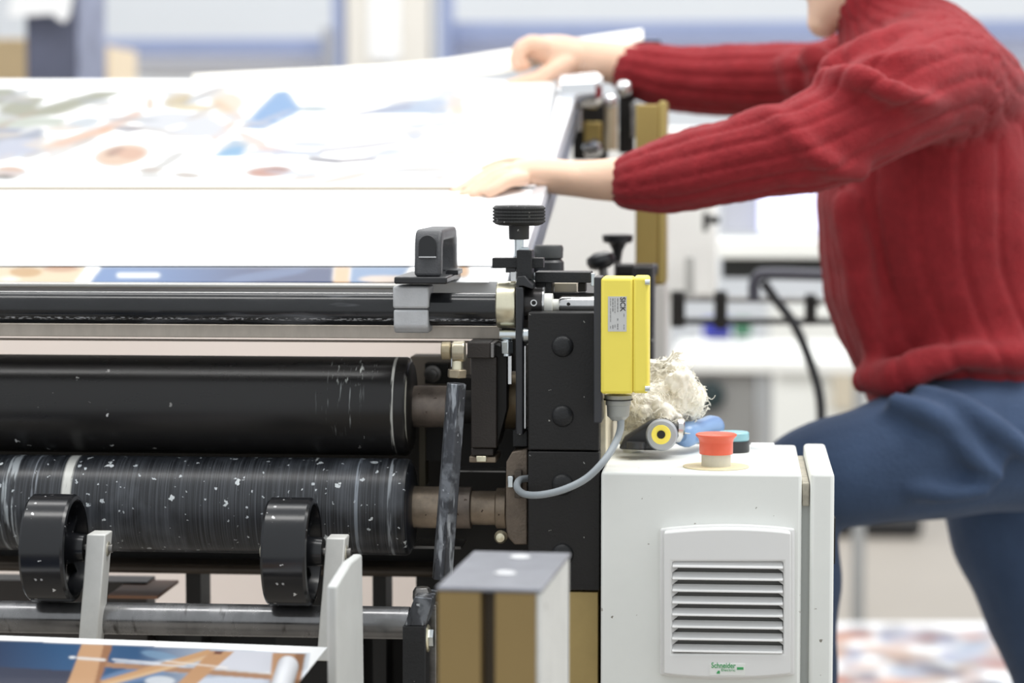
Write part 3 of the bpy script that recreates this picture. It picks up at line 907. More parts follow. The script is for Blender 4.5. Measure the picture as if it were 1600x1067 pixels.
def mkroller(name, y0, y1, d, xend, m, label, shaft, cap):
    yc = (y0 + y1) / 2
    r = R_((y1 - y0) / 2, d) * 1.0
    a = P(-420, yc, d - r * .6); a.y = d; b = P(xend, yc, d)
    a.z = b.z = P(300, yc, d - r * .15).z
    rt = thing(name, (b.x - .4, d, b.z - r), label, 'roller')
    L = b.x - a.x
    MB().lathe(a, (1, 0, 0), [(0, r - .001), (.001, r), (L - .004, r), (L - .0015, r - .0012), (L, r - .004), (L + .0002, r * .62)], 128).build('drum', m, rt)
    zc = b.z
    MB().lathe((b.x - .0002, d, zc), (1, 0, 0), [(0, r * .9), (.0015, r * .86), (.003, r * .45)], 64).build('end_cap', cap, rt)
    x = b.x
    for (px1, rr, mm) in shaft:
        x1 = P(px1, yc, d).x
        MB().lathe((x, d, zc), (1, 0, 0), [(0, R_(rr, d) - .0006), (.0006, R_(rr, d)), (x1 - x - .0006, R_(rr, d)), (x1 - x, R_(rr, d) - .0006)], 48).build('shaft', mm, rt)
        x = x1
    return rt
def RX(px, d, xend):      # object-space x on the drum (origin = bbox centre)
    a = P(-420, 640, d - .03).x; b = P(xend, 640, d).x
    return P(px, 640, d - .045).x - (a + b) / 2
D1, D2 = 2.43, 2.40
R1M = mat('satin_black_drum', (31, 30, 30), .29, spec=.42, mottle=.15, mscale=5, stretch=(1, 3, 3), rvar=.05,
          speck=[((205, 205, 205), 110, .05, .26), ((140, 138, 136), 140, .06, .3)],
          scratch=[((150, 154, 154), (420, 34, 34), .60, ((RX(532, D1, 643), -.043, .056), (.022, .05, .030))), ((190, 194, 190), (300, 60, 90), .60, ((RX(545, D1, 643), -.03, .085), (.024, .05, .014)))],
          extra=roller_extra([(RX(612, D1, 643), .0016, (200, 200, 194), .40, .9), (RX(633, D1, 643), .0007, (190, 188, 176), .45, .8)], False))
SH = mat('rusty_shaft', (122, 112, 104), .38, .6, mottle=.4, mscale=35, speck=((70, 60, 52), 140, .2), rvar=.1)
mkroller('upper_roller', 555, 711, D1, 643, R1M, 'large satin black roller with scratch patch near its right end', [(700, 33, SH), (806, 26, DARK)], DARK)
R2M = mat('worn_black_drum', (31, 33, 37), .33, mottle=.35, mscale=7, rvar=.08,
          speck=[((215, 220, 222), 95, .16, .34), ((190, 196, 200), 150, .2, .32), ((200, 205, 210), 230, .14, .3)],
          extra=roller_extra([(RX(103, D2, 643), .0055, (214, 214, 208), .30, .95), (RX(12, D2, 643), .009, (170, 176, 180), .48, .8), (RX(-60, D2, 643), .01, (160, 166, 170), .5, .7), (RX(52, D2, 643), .003, (150, 156, 164), .45, .7), (RX(486, D2, 643), .0022, (205, 208, 208), .5, .9),
                               (RX(497, D2, 643), .004, (190, 196, 200), .56, .8), (RX(558, D2, 643), .002, (150, 158, 168), .35, .7), (RX(610, D2, 643), .0022, (160, 166, 172), .45, .7)], True))
mkroller('lower_roller', 713, 866, D2, 643, R2M, 'worn black roller with fine rings and white chips, below the satin one',
         [(700, 33, RST), (737, 33, SH), (776, 27, RST), (792, 32, RST)], mat('drum_end', (36, 38, 44), .35, mottle=.3, mscale=20))

# bearing flange for lower roller
bf = thing('bearing_flange', P(808, 850, 2.38), 'grey-brown cast bearing flange at the right end of the worn roller', 'flange')
FLM = mat('cast_flange', (122, 110, 98), .5, .4, mottle=.25, mscale=40, bump=.3, bscale=400)
MB().prism([P(x, y, 2.36) for x, y in ((791, 722), (800, 706), (824, 702), (824, 851), (804, 851), (792, 838), (790, 812))], (0, .05, 0)).build('flange_body', FLM, bf, .0012)
MB().pbox(804, 735, 815, 778, 2.352, .01).build('flange_groove', mat('groove_brown', (84, 76, 68), .5, .3), bf, .0006)
MB().pbox(793, 744, 802, 762, 2.35, .01).build('small_bolt', ZNC, bf, .0008)
tag(MB().lathe(P(783, 838, 2.36), (0, -1, 0), [(0, .0045), (.002, .0062), (.006, .0060), (.009, .004), (.0095, .001)], 18).build('grease_nipple', YZN), 'small brass grease nipple under the worn roller\'s shaft', 'nipple')

# black block at upper roller bearing
bb = thing('bearing_block', P(760, 722, 2.37), 'upright black bearing block between the hexagonal rod and the frame', 'block')
BRW = mat('oily_black', (44, 38, 34), .5, mottle=.2, mscale=20, bump=.2, bscale=500)
MB().pbox(736, 558, 776, 700, 2.36, .06).build('block_body', BRW, bb, .001)
MB().pbox(730, 535, 766, 560, 2.352, .06).build('block_cap', BRW, bb, .001)
MB().pbox(766, 536, 772, 559, 2.354, .05).build('cap_edge', STL, bb, .0006)
MB().prism([P(x, y, 2.372) for x, y in ((772, 537), (781, 541), (792, 552), (792, 640), (776, 700), (772, 700))], (0, .05, 0)).build('block_side', DARK, bb, .0006)
MB().pbox(736, 700, 771, 712, 2.365, .05).build('block_foot', BRW, bb, .001)
MB().pbox(733, 713, 775, 723, 2.37, .05).build('foot_nut_plate', RST, bb, .001)
MB().pbox(744, 712.5, 760, 722, 2.36, .02).build('foot_nut', YZN, bb, .0008)
tag(MB().lathe(P(786, 625, 2.42), (1, 0, 0), [(0, R_(42, 2.4)), (.002, R_(46, 2.4)), (.02, R_(46, 2.4)), (.022, R_(42, 2.4))], 48).build('bearing_ring', mat('bronze_ring', (112, 98, 76), .4, .6, mottle=.3, mscale=30)), 'dull bronze bearing ring between the black block and the lever plate', 'ring')

# hexagonal tie rod with rod end
tr = thing('hexagonal_tie_rod', P(690, 905, 2.30), 'slanted worn hexagonal steel rod in front of the roller shafts', 'rod')
WRN = mat('worn_hex_steel', (70, 72, 77), .34, .55, mottle=.5, mscale=45, stretch=(2, 2, .6), speck=[((190, 194, 198), 120, .16), ((170, 174, 180), 220, .15)],
          scratch=[((165, 170, 176), (200, 200, 30), .54), ((120, 124, 130), (60, 60, 60), .5)], rvar=.1)
MB().lathe(P(691, 905, 2.30), P(714, 592, 2.30) - P(691, 905, 2.30), [(0, R_(17.5, 2.3)), (.18 * 1.0, R_(16.6, 2.3))], 6).build('hexagonal_bar', WRN, tr, .0008)
ax = (P(714, 592, 2.3) - P(691, 905, 2.3)).normalized()
MB().hexa(P(714, 590, 2.3), P(714.5, 577, 2.3), R_(16, 2.3)).build('lock_nut', mat('brownish_steel', (150, 138, 118), .35, .7, mottle=.3, mscale=40), tr, .0008)
MB().cyl(P(714.5, 578, 2.3), P(716, 535, 2.3), R_(9, 2.3)).build('rod_end_neck', YZN, tr)
MB().cyl(P(707, 549, 2.3), P(727, 549, 2.3), R_(17, 2.3), n=32, ch=.001).build('rod_end_eye', mat('rod_end_steel', (176, 168, 148), .3, .8, mottle=.2, mscale=40), tr, .0008)
MB().cyl(P(690, 548, 2.3), P(705, 548, 2.3), R_(14.5, 2.3), ch=.001, n=24).build('pivot_bolt', mat('pivot_brass', (160, 148, 122), .35, .7, mottle=.3, mscale=40), tr)
MB().pbox(705, 552, 712, 573, 2.305, .006).build('shim', ZNC, tr)

# press cross structure behind the rollers
cs = thing('press_cross_frame', (P(300, 900, 2.7).x, 2.75, 0), 'dark cross frame and beams of the press behind the two rollers', 'machine frame')
pcs = thing('rear_press_casing', (P(200, 600, 4.6).x, 4.7, 0), 'pale casing seen through the gap between steel bar and satin roller', 'machine casing')
MB().box(P(-420, 0, 4.6).x, P(800, 0, 4.6).x, 4.6, 4.9, 0, P(0, 505, 4.6).z).build('casing_body', mat('pale_pink_casing', (238, 226, 218), .5, mottle=.03, mscale=3), pcs, .005)  # added pale box that makes the gap read bright
MB().pbox(640, 557, 735, 640, 2.57, .04).build('beam_end', mat('beam_end_grey', (168, 158, 146), .5, mottle=.1), cs, .002)
MB().pbox(664, 568, 700, 600, 2.55, .03).build('square_recess', DARK, cs)
MB().lathe(P(676, 584, 2.55), (0, -1, 0), [(0, .0085), (.002, .0085), (.0025, .0055), (.007, .0052), (.0072, .003)], 24).build('bolt', STL, cs)
a = P(-420, 630, 2.85); b = P(830, 1067, 2.85)
MB().box(a.x, b.x, 2.6, 2.64, P(0, 868, 2.6).z, P(0, 600, 2.6).z).build('upper_dark_plate', DARK, cs)  # dark backdrop, holds the shade inside the press as colour
MB().pbox(-420, 872, 690, 903, 2.56, .05).build('lower_beam', mat('oily_brown_beam', (66, 58, 50), .4, .3, mottle=.3), cs, .004)
MB().pbox(-420, 900, 232, 1200, 2.62, .04).build('dark_plate', mat('dark_brown_plate', (52, 46, 42), .5, mottle=.2), cs)
for x0, x1 in ((290, 316), (430, 552), (582, 604), (650, 700)):
    MB().pbox(x0, 895, x1, 1200, 2.60, .05).build('dark_post', DARK, cs)
MB().pbox(-420, 950, 830, 1300, 2.66, .04).build('low_dark_plate', DARK, cs)  # dark sheet standing for the shade below the rod
MB().pbox(700, 590, 828, 1300, 2.50, .04).build('inner_wall', DARK, cs)  # dark sheet standing for the unlit interior beside the rollers
MB().pbox(655, 655, 664, 760, 2.48, .03).build('olive_strut', mat('olive_strut', (82, 76, 60), .5), cs)
MB().pbox(716, 735, 790, 738, 2.42, .03).build('ledge', STL, cs)
MB().pbox(646, 853, 720, 858, 2.44, .05).build('ledge', STL, cs)
MB().pbox(664, 640, 700, 720, 2.49, .02).build('dark_shroud', DARK, cs)
for xx in (-300, 820):
    q = P(xx, 900, 2.6)
    MB().box(q.x - .02, q.x + .02, 2.6, 2.7, 0, P(0, 900, 2.6).z).build('leg', DARK, cs)
tag(MB().pbox(168, 930, 246, 936, 2.55, .1).build('brown_board', mat('brown_board', (150, 110, 84), .6)), 'thin brown board end seen between the wheel and the support rod', 'board')

# ------------------------------------------------------------------ support rod, clamp block
DR = 2.25
a = P(-300, 965, DR); b = P(640, 971, DR); a.z = b.z = P(300, 968, DR).z
sr = thing('support_rod', (P(400, 980, DR).x, DR, b.z - .015), 'polished steel rod with oil stains running below the rollers', 'rod')
RODM = mat('stained_steel_rod', (128, 128, 129), .24, .75, mottle=.3, mscale=30, stretch=(1, .6, .6), rvar=.1, scratch=[((70, 68, 66), (110, 30, 30), .63), ((60, 58, 56), (40, 90, 90), .68)])
MB().cyl(a, b, R_(26, DR), n=64).build('rod', RODM, sr)
kb = thing('rod_clamp_block', P(655, 1067, DR), 'black clamp block gripping the right end of the steel support rod', 'clamp')
MB().prism([P(x, y, DR - .02) for x, y in ((629, 978), (665, 978), (665, 1140), (629, 1140))], (0, .03, 0)).build('block_body', BLKM, kb, .001)
MB().prism([P(x, y, DR - .02) for x, y in ((631, 978), (665, 978), (676, 935), (648, 932))], (0, .045, 0)).build('block_top', WRN, kb, .001)
MB().lathe(P(660, 938, DR + .01), (0, 0, 1), [(0, .0085), (.002, .009), (.008, .0088), (.012, .0065), (.0125, .004)], 8).build('block_nut', STL, kb, .0006)
MB().cyl(P(665, 997, DR - .006), P(671, 997, DR - .006), R_(22, DR), n=24, ch=.001).build('side_washer', YZN, kb)
MB().cyl(P(671, 997, DR - .006), P(678, 997, DR - .006), R_(15, DR), n=6).build('side_bolt', ZNC, kb)
MB().pbox(664, 945, 682, 1140, DR + .02, .02).build('rear_strap', STL, kb, .001)

# ------------------------------------------------------------------ delivery wheels on arms
def make_wheel():
    d = 2.24
    c = P(110, 856, d)
    r = R_(87, d)
    wid = .041
    t = thing('skid_wheel_assembly', c - Vector((0, 0, r + .04)), 'black plastic delivery wheel on a pale arm, nearer the left frame edge', 'wheel', 'delivery wheels on pale arms')
    x0 = c.x - wid * .86
    o = Vector((x0, d, c.z))
    RIM = mat('wheel_rim_plastic', (24, 25, 28), .2, mottle=.15, mscale=20, speck=[((210, 210, 210), 110, .14, .3), ((170, 170, 170), 190, .12, .3)], rvar=.05)
    W = wid
    MB().lathe(o, (1, 0, 0), [(.012, .010), (.0125, r - .008), (.0015, r - .0075), (0, r - .006), (.0008, r - .002), (.003, r - .0003), (W - .003, r - .0003), (W - .0008, r - .002), (W, r - .005),
                               (W - .001, r - .0065), (W - .014, r - .0085), (W - .0145, .010)], 96).build('rim', RIM, t)
    MB().lathe(o, (1, 0, 0), [(.001, .009), (.002, .012), (W - .010, .0145), (W + .008, .0125), (W + .0085, .009)], 32).build('hub', RIM, t)
    for k in range(5):
        a_ = 2 * PI * k / 5 + .3
        m3 = Matrix.Rotation(a_, 3, 'X')
        MB().box(o.x + .010, o.x + W - .008, d - .002, d + .002, c.z + .008, c.z + r - .008, m3, c).build('spoke', RIM, t)
    # axle bolt
    MB().cyl((x0 - .0075, d, c.z), (x0 + .004, d, c.z), .0065, n=6).build('axle_nut', mat('dull_nut', (196, 192, 176), .4, .6), t, .0006)
    MB().cyl((x0, d, c.z), (x0 + .074, d, c.z), .004, n=16).build('axle', STL, t)
    MB().cyl((x0 + .060, d, c.z), (x0 + .0705, d, c.z), .0072, ch=.001, n=24).build('axle_bolt_head', mat('dull_nut', (196, 192, 176)), t)
    # arm: square bar leaning towards the camera at the bottom
    p1 = P(149, 838, d); 
    xl, xr = P(131, 0, d).x, P(166, 0, d).x
    zt = P(0, 833, d - .012).z; zb = P(0, 1020, d - .012).z
    lean = P(117, 0, d).x - P(130, 0, d).x
    b_ = MB()
    b_.prism([(xl, d - .012, zt), (xr - .003, d - .012, zt), (xr - .003 + lean, d - .022, zb), (xl + lean, d - .022, zb)], (0, .026, 0))
    b_.build('arm', ALP, t, .0012)
    return t
w1 = make_wheel()
w2 = copy_tree(w1, P(470, 862, 2.24) - P(99, 856, 2.24), 'black plastic delivery wheel on a pale arm, directly left of the upright grey guide')

# ------------------------------------------------------------------ near sheet on the delivery
ZS = EYE - .41
def mz(x, y):
    return PZ(x, y, ZS)
ops = [('poly', [(-300, 994), (0, 1001), (485, 1020), (470, 1110), (-300, 1110)], (28, 84, 132)),
       ('gradx', (100, -20, [(-300, 994), (0, 1001), (140, 1006), (120, 1110), (-300, 1110)]), (12, 44, 84)),
       ('poly', [(-300, 1040), (0, 1042), (112, 1048), (100, 1110), (-300, 1110)], (44, 52, 78)),
       ('gradx', (215, 420, [(165, 1006), (485, 1020), (470, 1110), (120, 1110)]), (232, 238, 246)),
       ('ell', (250, 1024, 30, 6, 10), (130, 168, 200), .7), ('ell', (290, 1040, 60, 12, 0), (210, 218, 228), .6),
       ('ell', (210, 1055, 60, 12, -10), (120, 150, 190), .7), ('ell', (250, 1064, 24, 8, 0), (235, 240, 245), .8),
       ('poly', [(355, 1016), (430, 1019), (428, 1050), (330, 1044)], (226, 228, 238)),
       ('poly', [(300, 1060), (345, 1058), (428, 1062), (425, 1110), (290, 1110)], (214, 222, 236)),
       ('poly', [(160, 1034), (300, 1044), (428, 1054), (426, 1062), (300, 1052), (158, 1042)], (178, 134, 100)),
       ('line', ((158, 1068), (325, 1019), 5), (212, 164, 116)), ('line', ((165, 1070), (330, 1025), 3), (228, 190, 146)),
       ('poly', [(330, 1017), (366, 1018), (300, 1075), (270, 1075)], (204, 156, 112)), ('poly', [(336, 1017), (350, 1017), (346, 1022), (334, 1022)], (120, 70, 50)),
       ('poly', [(128, 1006), (162, 1007), (140, 1110), (90, 1110)], (214, 166, 122)), ('poly', [(162, 1007), (176, 1008), (158, 1060), (150, 1110), (138, 1110)], (166, 114, 74)),
       ('poly', [(426, 1020), (462, 1021), (455, 1110), (418, 1110)], (204, 156, 116)), ('poly', [(462, 1021), (477, 1022), (472, 1050), (460, 1110), (452, 1110)], (168, 118, 78)),
       ('line', ((110, 1027), (116, 1027), 2.5), (236, 240, 244)), ('line', ((122, 1028), (163, 1031), 2.6), (244, 240, 236), .9),
       ('line', ((176, 1030), (250, 1036), 1.6), (236, 240, 248)), ('line', ((180, 1034), (290, 1041), 1.5), (230, 236, 246), .9), ('line', ((260, 1033), (355, 1043), 1.6), (250, 240, 230), .8),
       ('line', ((330, 1045), (425, 1053), 1.2), (240, 225, 205), .7)]
sheet('printed_sheet', ((-300, 982), (512, 1011), (-300, 1110), (430, 1110)), 520, 110, ops, 0,
      'near printed sheet with white border showing deep blue sky and orange timber beams', None, mapper=mz, blur=2, ink=1.7)
dt_ = thing('delivery_table', (P(200, 1000, 2.0).x, 1.95, 0), 'low delivery table carrying the near printed sheet', 'table')
q0, q1 = PZ(-300, 990, ZS), PZ(505, 1016, ZS)
MB().box(q0.x, q1.x - .02, 1.55, 2.12, ZS - .03, ZS - .001).build('table_top', STL, dt_, .002)
for xx in (q0.x + .05, q1.x - .08):
    MB().box(xx - .02, xx + .02, 1.8, 1.84, 0, ZS - .03).build('leg', DARK, dt_)
tag(MB().cyl(PZ(436, 1085, ZS + .006), P(450, 1040, 1.98), .0085, n=24, ch=.002).build('sheet_hold_down_rod', mat('rod_pale', (205, 207, 212), .4, .3)), 'pale round rod end resting on the near printed sheet', 'rod')
# upright grey guide plate
g_ = MB()
xg0, xg1 = P(506, 0, 2.02).x, P(522, 0, 2.02).x
zz = lambda py, d: P(0, py, d).z
g_.prism([(xg0, 2.02, zz(1140, 2.02)), (xg0, 2.02, zz(908, 2.02)), (xg0, 2.10, zz(870, 2.10)), (xg0, 2.16, zz(858, 2.16)), (xg0, 2.17, zz(1140, 2.17))], (xg1 - xg0, 0, 0))
tag(g_.build('sheet_side_guide', mat('guide_enamel', (206, 208, 206), .45, mottle=.05, mscale=20, speck=((140, 138, 132), 90, .05)), None, .002, 3), 'upright light-grey side guide plate right of the near printed sheet', 'guide')

# ------------------------------------------------------------------ foreground profile
pf = thing('gold_profile_post', (P(765, 1000, 1.76).x, 1.84, 0), 'blurred gold profile post with grey end cap close to the camera', 'post')
rz = Matrix.Rotation(math.radians(-3.2), 3, 'Z')
D0 = 1.75
xl, xr = P(682, 0, D0).x, P(842, 0, D0).x
zt = P(0, 913, D0).z
piv = Vector((xl, D0, 0))
GP = mat('profile_gold', (150, 127, 82), .5, .35, mottle=.05)
def rbox(x0, x1, y0, y1, z0, z1, name, m, bev=.001):
    MB().box(x0, x1, y0, y1, z0, z1, rz, piv).build(name, m, pf, bev)
wd = xr - xl
rbox(xl, xl + wd * .43, D0, D0 + .16, 0, zt, 'gold_face', GP)
rbox(xl + wd * .57, xl + wd * .985, D0, D0 + .16, 0, zt, 'gold_face', GP)
rbox(xl + wd * .42, xl + wd * .58, D0 + .014, D0 + .15, 0, zt, 'slot', mat('slot_dark', (70, 58, 38), .5))
rbox(xl + wd * .985, xr + .002, D0 - .0005, D0 + .163, 0, zt, 'side_strip', ALP)
rbox(xl - .001, xr + .003, D0 - .001, D0 + .165, zt, zt + .003, 'end_cap', mat('cap_grey', (128, 130, 138), .4, .4, mottle=.15, mscale=30))
for yy in (.06, .135):
    q = rz @ (Vector((xl + wd * .55, D0 + yy, zt + .003)) - piv) + piv
    MB().lathe(q, (0, 0, 1), [(-.001, .008), (.001, .008), (.0018, .006), (.0005, .004)], 24).build('cap_screw', ALU, pf)

# ------------------------------------------------------------------ control cabinet
DC = 2.30
cb = thing('control_cabinet', (P(1120, 1000, DC).x, DC + .12, 0), 'light grey control cabinet with a louvred filter grille on its front', 'cabinet')
zt = P(0, 727, DC).z
xl, xr = P(941, 0, DC).x, P(1259, 0, DC).x
MB().box(xl, xr, DC, DC + .235, .25, zt).build('cabinet_body', CAB, cb, .003, 3)
MB().box(xr, P(1273, 0, DC).x, DC + .012, DC + .22, .26, zt - .028).build('door_gap', mat('gap_grey', (190, 193, 190), .5), cb)
MB().box(xr + .0005, P(1273, 0, DC).x - .001, DC + .006, DC + .22, zt - .03, zt - .009).build('rubber_seal', mat('dirty_foam', (176, 170, 156), .8, mottle=.3, mscale=90), cb, .001)
xd0, xd1 = P(1272.5, 0, DC).x, P(1310.5, 0, DC).x
MB().box(xd0, xd1, DC - .001, DC + .24, .25, zt + .001).build('door', CAB, cb, .0035, 3)
MB().box(xd1, xd1 + .0015, DC + .005, DC + .02, P(0, 865, DC).z, P(0, 795, DC).z).build('door_hinge', DARK, cb, .0005)
for sx_ in (xl + .03, xr - .03):
    MB().box(sx_ - .015, sx_ + .015, DC + .05, DC + .19, 0, .25).build('foot', DARK, cb, .002)
# filter grille
def gp(x, y, off): return P(x, y, DC - off)
def bulge(x0, x1, y0, y1, bt, n=14):
    pts = []
    for k in range(n + 1):
        u = k / n; x = x0 + (x1 - x0) * u
        pts.append((x, y0 - bt * math.sin(PI * u) ** .8))
    for k in range(n + 1):
        u = 1 - k / n; x = x0 + (x1 - x0) * u
        pts.append((x, y1 + bt * math.sin(PI * u) ** .8))
    return pts
gr = MB()
outer = bulge(1031, 1242, 825, 1054, 7)
gr.prism([Vector((P(x, y, DC).x, DC - .004, P(x, y, DC).z)) for x, y in outer], (0, .0045, 0))
grille = gr.build('filter_grille', GRL, cb, .0025, 4)
# raised face built around the louvre opening
g2 = MB()
inner = bulge(1038, 1235, 828, 1049, 6)
opn = [(1051, 874), (1223, 874), (1223, 1015), (1051, 1015)]
def V3(x, y, dep):
    q = P(x, y, DC); return Vector((q.x, DC - dep, q.z))
ys = [873.5, 1016.5]
nI = len(inner); h = nI // 2
fd = .0135
lo_ = [g2.bm.verts.new(V3(x, y, fd)) for x, y in inner]
li_ = [g2.bm.verts.new(V3(x, y, fd)) for x, y in ((1051, 873.5), (1223.5, 873.5), (1223.5, 1016.5), (1051, 1016.5))]
es_ = [g2.bm.edges.new((L_[k], L_[(k + 1) % len(L_)])) for L_ in (lo_, li_) for k in range(len(L_))]
gf_ = bmesh.ops.triangle_fill(g2.bm, use_beauty=True, edges=es_)
ff_ = [g for g in gf_['geom'] if isinstance(g, bmesh.types.BMFace)]
ex_ = bmesh.ops.extrude_face_region(g2.bm, geom=ff_)
bmesh.ops.translate(g2.bm, vec=(0, fd - .003, 0), verts=[g for g in ex_['geom'] if isinstance(g, bmesh.types.BMVert)])
g2.build('grille_face', GRL, grille, .002, 3)
MB().prism([V3(x, y, .0045) for x, y in opn], (0, .002, 0)).build('filter_mat', mat('filter_shadow_grey', (96, 96, 94), .8), grille)  # dark grey sheet paints the shade behind the louvres
pitch = (1016.5 - 873.5) / 7.63
for k in range(8):
    y = 875 + k * pitch
    s_ = MB()
    # louvre blade: front lip low, sloping up and inwards
    prof = [(y + 8.2, fd + .001), (y + 5.5, fd + .001), (y - 3, .006), (y + 1, .005)]
    x0, x1 = 1051, 1223
    s_.prism([Vector((P(x0, 900, DC).x, DC - dp, P(x0, yy, DC).z)) for yy, dp in prof], (P(x1, 900, DC).x - P(x0, 900, DC).x, 0, 0))
    s_.build('louvre', GRL, grille, .0006)
    for sx0, sg in ((1050.5, 1), (1223.5, -1)):
        t_ = MB()
        t_.prism([V3(sx0, y + 6, fd - .0005), V3(sx0, y + 16, fd - .0005), V3(sx0 + sg * 8, y + 12, .006), V3(sx0 + sg * 8, y + 6, .006)], (sg * .0004, .0015, 0))
        t_.build('louvre_end', GRL, grille)
GRN = mat('green_print', (70, 165, 100), .5)
MB().prism([V3(x, y, fd + .0006) for x, y in ((1109, 1032.5), (1164, 1032.5), (1164, 1050), (1109, 1050))], (0, .0007, 0)).build('label', mat('label_white', (236, 238, 234), .4), grille)
text_obj('lettering', 'Schneider', 1111.5, 1035.5, 1149.5, 1043.5, DC - fd - .0007, GRN, grille, 0, .015)
text_obj('lettering', 'Electric', 1127, 1045, 1149, 1048.5, DC - fd - .0007, GRN, grille, 0, .0)
MB().prism([V3(x, y, fd + .0009) for x, y in ((1151.5, 1037.5), (1161.5, 1037.5), (1161.5, 1041.5), (1151.5, 1041.5))], (0, .0004, 0)).build('logo_mark', GRN, grille)
MB().prism([V3(x, y, fd + .0009) for x, y in ((1122, 1043), (1125, 1043), (1125, 1047.5), (1120, 1047.5), (1120, 1046))], (0, .0004, 0)).build('logo_mark', GRN, grille)
# faint worn marks on the front top edge
b_ = MB(); x = 1107
while x < 1178:
    l_ = rr_.uniform(1.5, 5)
    if not 1150 < x < 1158: b_.pbox(x, 721.6, x + l_, 722.9, DC + .012, .002)
    x += l_ + rr_.uniform(.6, 2)
for o_ in ():
    pass
b_.bm.free()

# ------------------------------------------------------------------ emergency stop and things on the cabinet
ZT = zt
def on_top(px, d): return Vector((P(px, 700, d).x, d, ZT))
es = thing('emergency_stop_button', on_top(1119, 2.345), 'red mushroom emergency stop button on a beige disc on the cabinet', 'button')
c = on_top(1119, 2.345)
MB().lathe(c, (0, 0, 1), [(0, .030), (.0008, .0305), (.0012, .0300)], 64).build('base_disc', mat('disc_beige', (222, 212, 176), .5, mottle=.05), es)
MB().lathe(c, (0, 0, 1), [(.0012, .0135), (.0125, .0135)], 48).build('collar', mat('collar_grey', (206, 202, 188), .45, mottle=.06, mscale=60), es)
MB().lathe(c, (0, 0, 1), [(.0122, .0150), (.0130, .0154), (.0225, .0154), (.0262, .0162), (.0285, .0185), (.0295, .0190), (.0303, .0188), (.0310, .0175), (.0312, .0)], 64).build('button_head', RED, es)

# cotton waste
rng = np.random.default_rng(5)
cw_c = [((1000, 640), 34, 2.47), ((1020, 630), 38, 2.45), ((1050, 618), 36, 2.46), ((1075, 622), 24, 2.46), ((1040, 590), 30, 2.47), ((1062, 605), 26, 2.45), ((1050, 580), 18, 2.46), ((1030, 655), 24, 2.44), ((1080, 640), 18, 2.47), ((1000, 665), 26, 2.46), ((1040, 655), 20, 2.43), ((1008, 605), 20, 2.47)]
bmw = bmesh.new()
for (px, py), r, d in cw_c:
    m4 = Matrix.Translation(P(px, py, d)) @ Matrix.Diagonal((R_(r, d), R_(r, d) * 1.1, R_(r, d) * .85, 1))
    bmesh.ops.create_icosphere(bmw, subdivisions=3, radius=1, matrix=m4)
me = bpy.data.meshes.new('cotton'); bmw.to_mesh(me); bmw.free()
COT = mat('cotton_fibre', (248, 243, 230), .95, mottle=.12, mscale=60, sheen=.4)

def remesh(me, vox, smooth=4, fac=.5):
    o = bpy.data.objects.new('tmp', me); COL.objects.link(o)
    r = o.modifiers.new('r', 'REMESH'); r.mode = 'VOXEL'; r.voxel_size = vox
    bpy.context.view_layer.update()
    out = bpy.data.meshes.new_from_object(o.evaluated_get(bpy.context.evaluated_depsgraph_get()))
    bpy.data.objects.remove(o)
    n = len(out.vertices)
    co = np.empty(n * 3, dtype=np.float64); out.vertices.foreach_get('co', co); co = co.reshape(-1, 3)
    ed = np.empty(len(out.edges) * 2, dtype=np.int64); out.edges.foreach_get('vertices', ed); ed = ed.reshape(-1, 2)
    deg = np.bincount(ed.ravel(), minlength=n).astype(float)
    for i in range(smooth * 2):
        f = fac if i % 2 == 0 else -fac * .95
        if smooth < 0: break
        acc = np.zeros_like(co)
        for k in range(3):
            acc[:, k] = np.bincount(ed[:, 0], co[ed[:, 1], k], n) + np.bincount(ed[:, 1], co[ed[:, 0], k], n)
        co = co + f * (acc / deg[:, None] - co)
    return out, co, ed, deg

def lap(co, ed, deg, it, f=.5):
    n = len(co)
    for i in range(it):
        acc = np.stack([np.bincount(ed[:, 0], co[ed[:, 1], k], n) + np.bincount(ed[:, 1], co[ed[:, 0], k], n) for k in range(3)], 1)
        co = co + f * (acc / deg[:, None] - co)
    return co

def finish(me, co):
    me.vertices.foreach_set('co', co.astype(np.float32).ravel())
    me.update()
    me.polygons.foreach_set('use_smooth', np.ones(len(me.polygons), bool))
    return me

def normals(me):
    n = len(me.vertices)
    v = np.empty(n * 3, dtype=np.float32); me.vertices.foreach_get('normal', v)
    return v.reshape(-1, 3).astype(float)

me2, co, ed, deg = remesh(me, .0018, 2)
finish(me2, co)
nn = normals(me2)
disp = np.array([mnoise.fractal(Vector(p) * 45, 1.0, 2.2, 4) * .010 + abs(mnoise.noise(Vector(p) * 160)) * .005 + mnoise.noise(Vector(p) * 420) * .0012 for p in co])
co = co + nn * disp[:, None]
finish(me2, co)
cw = link('cotton_waste', me2, COT)
tag(cw, 'tangled cream cotton waste piled behind the yellow switch on the cabinet', 'cotton waste')
